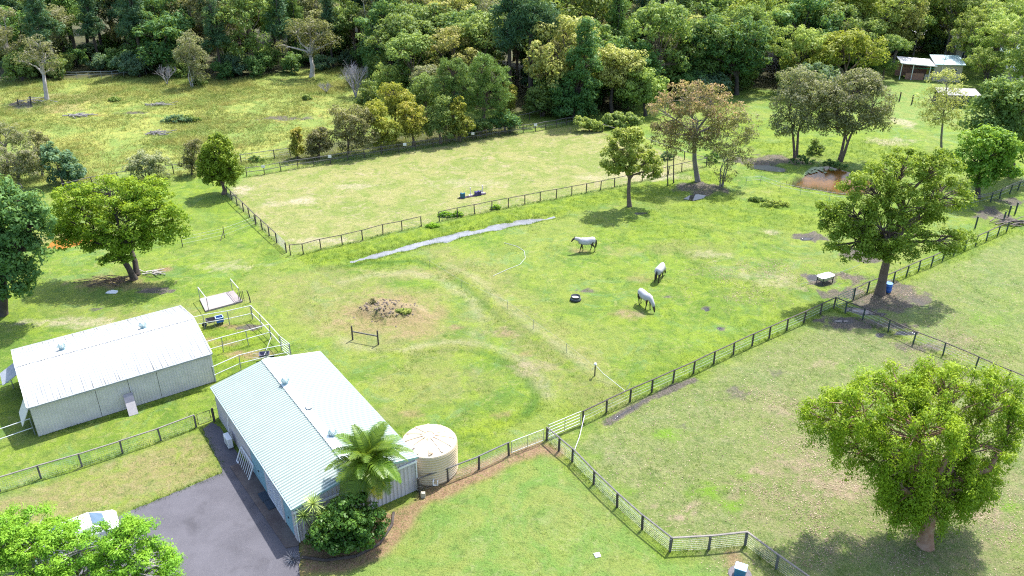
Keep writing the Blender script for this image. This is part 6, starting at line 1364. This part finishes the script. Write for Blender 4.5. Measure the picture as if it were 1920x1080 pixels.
PR = {
 'pine': [proto_pine(301, 17, LM['pine']), proto_pine(302, 19, LM['pine'], 2.4), proto_pine(303, 15, LM['pinel'], 2.2)],
 'dark': [proto_broad(311, 12, 8, LM['darkb'], bark_dark), proto_broad(312, 10, 7, LM['darkb'], bark_brown)],
 'mid':  [proto_broad(321, 13, 9, LM['mid'], bark_brown), proto_broad(322, 11, 8, LM['mid'], bark_brown, 11)],
 'olive':[proto_broad(331, 12, 7, LM['olive'], bark_grey, 10, .9, (.38, .16)), proto_broad(332, 13, 6, LM['grey'], bark_pale, 10, .85, (.36, .14), .3, 110, 44)],
 'bright':[proto_broad(341, 13, 10, LM['bright'], bark_dark, 13, .85, (.36, .2), .35, 150, 60), proto_broad(342, 14, 10, LM['bright'], bark_grey, 14, .85, (.36, .2), .35, 150, 60)],
 'yellow':[proto_broad(351, 13, 9, LM['yellow'], bark_brown, 11), proto_broad(352, 12, 8, LM['lime'], bark_brown, 10)],
 'shrub':[proto_broad(361, 3.6, 4.6, LM['darkb'], bark_dark, 7, .7, (.34, .2), .2, 60, 60), proto_broad(362, 3.0, 4.0, LM['blue'], bark_dark, 7, .65, (.34, .2), .2, 55, 60), proto_broad(363, 4.2, 4.2, LM['mid'], bark_dark, 8, .7, (.34, .2), .2, 60, 60)],
}
NAMES = {'pine': ('pine_tree', 'tall dark pine'), 'dark': ('forest_tree', 'dark green broadleaf tree'), 'mid': ('forest_tree', 'mid green broadleaf tree'), 'olive': ('forest_tree', 'thin grey olive tree'), 'bright': ('eucalypt_tree', 'bright green clumpy eucalypt'), 'yellow': ('forest_tree', 'yellow green crowned tree'), 'shrub': ('understorey_shrub', 'leafy understorey shrub')}
MARKS = [(110, 'behind the lone half bare tree'), (270, 'behind the bluish pipe fence'), (440, 'behind the slender grey green tree'), (545, 'left of the wide pale limbed tree'), (640, 'behind the wide pale limbed tree'), (740, 'behind the leafless silver tree'), (860, 'above the tree belt'), (960, 'above the belt pines'), (1060, 'around the tall single pine'), (1170, 'behind the light round headed tree'), (1290, 'above the orange tipped tree'), (1440, 'beside the big black trunked tree'), (1560, 'left of the yellow green dome tree'), (1680, 'behind the yellow green dome tree'), (1790, 'around the carport house'), (1850, 'above the field shelter'), (9999, 'in the top right corner')]
CLEAR = [P2([(1640, 128), (1700, 118), (1790, 150), (1870, 190), (1830, 262), (1640, 262), (1620, 170)]), P2([(1380, 172), (1470, 178), (1470, 300), (1380, 300)])]
HOUSES = [(G(1735, 151), 7), (G(1930, 120), 8), (G(1830, 112), 7), (G(1722, 84), 7), (G(1915, 152), 5), (G(1790, 196), 6)]
def px_of(p): 
    dz = p[2] - CAM_H; Zc = p[1] * _c - dz * _s; return 960 + FPX * p[0] / Zc
rp = random.Random(2024); placed = []
def ok(x, y, dmin):
    for c in CLEAR:
        if inside(np.array([x]), np.array([y]), c)[0]: return False
    for (h, r_) in HOUSES:
        if (x - h.x) ** 2 + (y - h.y) ** 2 < r_ * r_: return False
    for (a, b) in placed:
        if (a - x) ** 2 + (b - y) ** 2 < dmin * dmin: return False
    return True
FIRST = {}
def forest_tree(kind, x, y, s, zone, row=0):
    pr = PR[kind][rp.randrange(len(PR[kind]))]; nm, lab = NAMES[kind]
    mk = next(t for q, t in MARKS if px_of((x, y, 6)) < q); dp_ = 'at the forest front' if row == 0 else ('midway into the forest' if row < 4 else 'deep in the forest')
    r_ = plant_tree(nm, '%s %s, %s' % (lab, mk, dp_), 'shrub' if kind == 'shrub' else 'tree', (x, y, HZ(x, y) - .1), pr, 'far forest: ' + lab + ' ' + mk, rp.uniform(0, 6.28), (s * rp.uniform(.9, 1.1), s * rp.uniform(.9, 1.1), s * rp.uniform(.9, 1.12)))
    placed.append((x, y)); return r_
def pick(z, px):
    if z == 'left': return rp.choices(['pine', 'dark', 'mid', 'olive', 'yellow'], [.62, .17, .08, .10, .03])[0]
    if z == 'mid': return rp.choices(['pine', 'dark', 'mid', 'olive', 'yellow'], [.14, .26, .32, .16, .12])[0]
    return rp.choices(['bright', 'mid', 'dark', 'yellow', 'olive'], [.50, .20, .10, .08, .12])[0]
epts = [G(*p) for p in edge if -150 <= p[0] <= 2050]
for row in range(9):
    for i in range(len(epts) - 1):
        a, b = epts[i], epts[i + 1]; n_ = max(1, int((b - a).length / 3.9))
        for k_ in range(n_):
            p = a.lerp(b, (k_ + rp.random()) / n_); x, y = p.x + rp.uniform(-1, 1) + (p.x / max(p.y, 1)) * row * 5.2, p.y + 1.5 + row * 5.6 + rp.uniform(-1.8, 1.8)
            px = px_of((x, y, 6)); 
            if px < -70 or px > 1990 or y > 245: continue
            z = 'left' if px < 720 else ('mid' if px < 1440 else 'right')
            if row >= 6 and rp.random() < .35: continue
            if not ok(x, y, 3.1): continue
            forest_tree(pick(z, px), x, y, rp.uniform(.85, 1.2) * (1.0 + .02 * row), z, row)
            for q_ in range(3 if row < 2 else (2 if row < 5 else 0)):
                if rp.random() < .3: continue
                x2, y2 = x + rp.uniform(-2.8, 2.8), y - rp.uniform(.0, 2.6)
                if ok(x2, y2, 1.5): forest_tree('shrub', x2, y2, rp.uniform(.7, 1.25), z, row)
# eucalypts round the far houses and lawn
for (px, py, s) in [(1470, 140, 1.0), (1520, 118, 1.05), (1655, 118, .9), (1682, 96, 1.0), (1770, 112, 1.05), (1800, 140, .75), (1850, 150, .8), (1880, 170, .9), (1905, 205, .9), (1862, 135, .9), (1912, 138, 1.0), (1818, 118, .95), (1842, 128, .9), (1745, 100, 1.0), (1712, 104, .9), (1780, 92, 1.1), (1880, 100, 1.15), (1930, 110, 1.1), (1655, 150, .6), (1840, 170, .55)]:
    p = G(px, py); forest_tree('bright' if rp.random() < .7 else 'mid', p.x, p.y, s, 'right')

# ================================================================== GRASS, WEEDS, FALLEN LEAVES
def grass_mat(name, c1, c2, c3):
    m, nt, b, o = new_mat(name); v = geo_pos(nt); g = nt.nodes.new('ShaderNodeNewGeometry')
    col = mixc(nt, ramp(nt, noise(nt, .16, 4, .7, v, .8), .38, .62), c1, c2); col = mixc(nt, mul(nt, g.outputs['Random Per Island'], .6), col, c3)
    nt.links.new(col, b.inputs['Base Color']); b.inputs['Roughness'].default_value = .6; b.inputs['Specular IOR Level'].default_value = .2
    t = nt.nodes.new('ShaderNodeBsdfTranslucent'); nt.links.new(col, t.inputs['Color']); mx = nt.nodes.new('ShaderNodeMixShader'); mx.inputs[0].default_value = .35
    nt.links.new(b.outputs[0], mx.inputs[1]); nt.links.new(t.outputs[0], mx.inputs[2]); nt.links.new(mx.outputs[0], o.inputs['Surface']); return m
def tufts(name, label, x, y, h, w, m, seed, nb=5, lean=.5, spread=.12):
    rg = np.random.RandomState(seed); n = len(x); z = height(x, y)
    B = np.repeat(np.stack([x, y, z - .03], 1), nb, 0); n2 = len(B); B[:, :2] += rg.randn(n2, 2) * spread
    a = rg.rand(n2) * 6.283; hh = np.repeat(h, nb) * rg.uniform(.6, 1.15, n2); ww = w * rg.uniform(.7, 1.3, n2); le = rg.randn(n2, 2) * lean * hh[:, None]
    dx = np.stack([np.cos(a), np.sin(a), np.zeros(n2)], 1) * (ww / 2)[:, None]
    T = B + np.stack([le[:, 0], le[:, 1], hh], 1)
    V = np.stack([B - dx, B + dx, T], 1).reshape(-1, 3); F_ = np.arange(n2 * 3).reshape(-1, 3)
    o = link(name, fast_mesh(name, V, F_, m)); tag(o, label, 'grass', kind='stuff'); return o
def scatter(n, x0, x1, y0, y1, dens, seed):
    rg = np.random.RandomState(seed); x = rg.uniform(x0, x1, n); y = rg.uniform(y0, y1, n); k_ = rg.rand(n) < dens(x, y); return x[k_], y[k_], rg
x, y, rg = scatter(90000, -105, 0, 84, 160, lambda x, y: samp('marsh', x, y) * (1 - samp('mud', x, y)) * np.clip((fbm(x * .15, y * .15, 71, 3) - .25) * 2.2, .1, 1), 1)
tufts('marsh_grass', 'long yellow and green grass of the marshy field behind the arena', x, y, .15 + .50 * fbm(x * .2, y * .2, 72, 3), .085, grass_mat('marsh_blades', (.170, .260, .050), (.310, .325, .080), (.270, .240, .070)), 2, 5, 1.1, .25)
x, y, rg = scatter(60000, -28, 60, 30, 112, lambda x, y: samp('lush', x, y) ** 1.5 * (1 - samp('mud', x, y)) * (1 - samp('tan', x, y)), 3)
tufts('lush_grass', 'lush bright green grass along the ditch and fences', x, y, .10 + .22 * fbm(x * .3, y * .3, 73, 3) * np.where(y > 70, 1.2, .7), .030, grass_mat('lush_blades', (.165, .275, .020), (.105, .215, .020), (.22, .30, .03)), 4, 5, .45, .12)
x, y, rg = scatter(90000, -40, 45, 30, 75, lambda x, y: (1 - samp('mud', x, y)) * (1 - samp('red', x, y)) * (1 - samp('pale', x, y)) * np.clip((fbm(x * .8, y * .8, 74, 3) - .3) * 2, .05, 1) * np.clip((80 - y) / 45, 0, 1), 5)
dpoly = [tuple(p) for p in drv]; keep = ~inside(x, y, dpoly)
for (o_, ang, L_, Wd) in ((gs.location, R(34.9), GSW, GSL), (ws.location, R(34.1), WL, WW)):
    lx = (x - o_.x) * math.cos(ang) + (y - o_.y) * math.sin(ang); ly = -(x - o_.x) * math.sin(ang) + (y - o_.y) * math.cos(ang); keep &= ~((lx > -.1) & (lx < L_ + .1) & (ly > -.1) & (ly < Wd + .1))
x, y = x[keep], y[keep]
tufts('turf_grass', 'short turf of the lawns and paddocks near the sheds', x, y, .05 + .09 * rg.rand(len(x)) * fbm(x * .6, y * .6, 79, 3) * 1.6, .022, grass_mat('turf_blades', (.160, .250, .045), (.115, .205, .035), (.24, .27, .10)), 6, 4, .8, .10)
x, y, rg = scatter(60000, -26, 48, 32, 100, lambda x, y: (1 - samp('mud', x, y)) * (1 - samp('red', x, y)) * (1 - samp('tan', x, y)) * (1 - samp('lawn', x, y)) * np.clip((fbm(x * .45, y * .45, 81, 4) - .52) * 4, 0, 1), 18)
_k = ~inside(x, y, dpoly)
for (o_, ang, L_, Wd) in ((gs.location, R(34.9), GSW, GSL), (ws.location, R(34.1), WL, WW)):
    lx = (x - o_.x) * math.cos(ang) + (y - o_.y) * math.sin(ang); ly = -(x - o_.x) * math.sin(ang) + (y - o_.y) * math.cos(ang); _k &= ~((lx > -.3) & (lx < L_ + .3) & (ly > -.3) & (ly < Wd + .3))
x, y = x[_k], y[_k]
tufts('pasture_tufts', 'ungrazed darker tufts dotted over the paddocks', x, y, .07 + .13 * np.random.RandomState(19).rand(len(x)), .028, grass_mat('tuft_blades', (.085, .165, .018), (.120, .200, .025), (.20, .24, .05)), 20, 6, .6, .11)
_dl = [G(*p) for p in DITCH]; xs, ys = [], []
_r = np.random.RandomState(22)
for a, b in zip(_dl, _dl[1:]):
    t = (b - a).normalized(); nv = Vector((-t.y, t.x, 0))
    for k_ in range(int((b - a).length * 60)):
        q = a.lerp(b, _r.rand()) + nv * _r.choice((-1, 1)) * (.55 + abs(_r.randn()) * .35); xs.append(q.x); ys.append(q.y)
tufts('ditch_grass', 'green grass overhanging the ditch edges', np.array(xs), np.array(ys), .10 + .16 * _r.rand(len(xs)), .03, grass_mat('ditch_blades', (.130, .235, .018), (.095, .185, .018), (.22, .27, .04)), 23, 4, .6, .08)
# rank grass along the fence lines
def along(px_lists, step, jit, seed):
    rg = np.random.RandomState(seed); xs, ys = [], []
    for L_ in px_lists:
        pts = [G(*p) for p in L_]
        for a, b in zip(pts, pts[1:]):
            n_ = max(1, int((b - a).length / step))
            for k_ in range(n_): q = a.lerp(b, rg.rand()); xs.append(q.x + rg.randn() * jit); ys.append(q.y + rg.randn() * jit)
    return np.array(xs), np.array(ys)
x, y = along([arena_s1, arena_s2, nwp, longf, [(1025, 825), (1256, 1033)], [(1256, 1035), (1397, 1024), (1455, 1068)], [(-90, 952), (368, 803)], [(1600, 561), (1887, 434)], [(1563, 579), (1950, 746)], [(66, 822), (390, 732)], [(426, 366), (519, 456)], [(452, 306), (545, 293)], [(173, 349), (326, 326)], dr[:8], dr[:5]], .05, .13, 8)
tufts('fence_line_grass', 'rank green grass growing along the fence lines', x, y, .10 + .16 * np.random.RandomState(9).rand(len(x)), .03, grass_mat('rank_blades', (.085, .165, .022), (.150, .230, .030), (.06, .12, .02)), 10, 4, .5, .06)
# reeds by the clay pond and the dark rushes
x, y = along([POND_R[6:] + POND_R[:2]], .045, .35, 12); tufts('pond_reeds', 'grey green reeds fringing the clay pond', x, y, .45 + .45 * np.random.RandomState(13).rand(len(x)), .035, grass_mat('reed_blades', (.18, .19, .09), (.30, .26, .15), (.13, .17, .06)), 14, 4, .25, .1)
# lily pads
rg = np.random.RandomState(15); mb = MB()
for k_ in range(90):
    p = G(rg.normal(1515, 22), rg.normal(316, 4)); mb.lathe((p.x, p.y, HZ(*G(1540, 345)[:2]) + .305 + rg.rand() * .02), [(.14 + .16 * rg.rand(), 0), (.02, .008)], 7)
o = mb.build('lily_pads', mat('lily_pad', (.12, .20, .06), (.2, .26, .1), 4, .4)); tag(o, 'green lily pads floating at the far end of the clay pond', 'lily pads', kind='stuff')
# fallen leaves
x, y, rg = scatter(110000, 6, 48, 30, 75, lambda x, y: np.maximum(samp('litter', x, y) * np.clip((fbm(x * .5, y * .5, 75, 4) - .38) * 3.2, .06, 1), samp('grazed', x, y) * .10), 16)
n_ = len(x); C = np.stack([x, y, height(x, y) + .025], 1); N = unit(rg.randn(n_, 3) * .3 + np.array([0, 0, 1])); V, F_ = leaf_cards(C, N, rg.randn(n_, 3), 0.09 * rg.uniform(.6, 1.5, n_), .045 * rg.uniform(.7, 1.4, n_))
o = link('fallen_leaves', fast_mesh('fallen_leaves', V, F_, leaf_mat('leaf_fallen', (.115, .068, .042), (.330, .255, .185), trans=.05, spread=.9))); tag(o, 'dry pinkish leaves fallen under the right hand trees', 'leaves', kind='stuff')
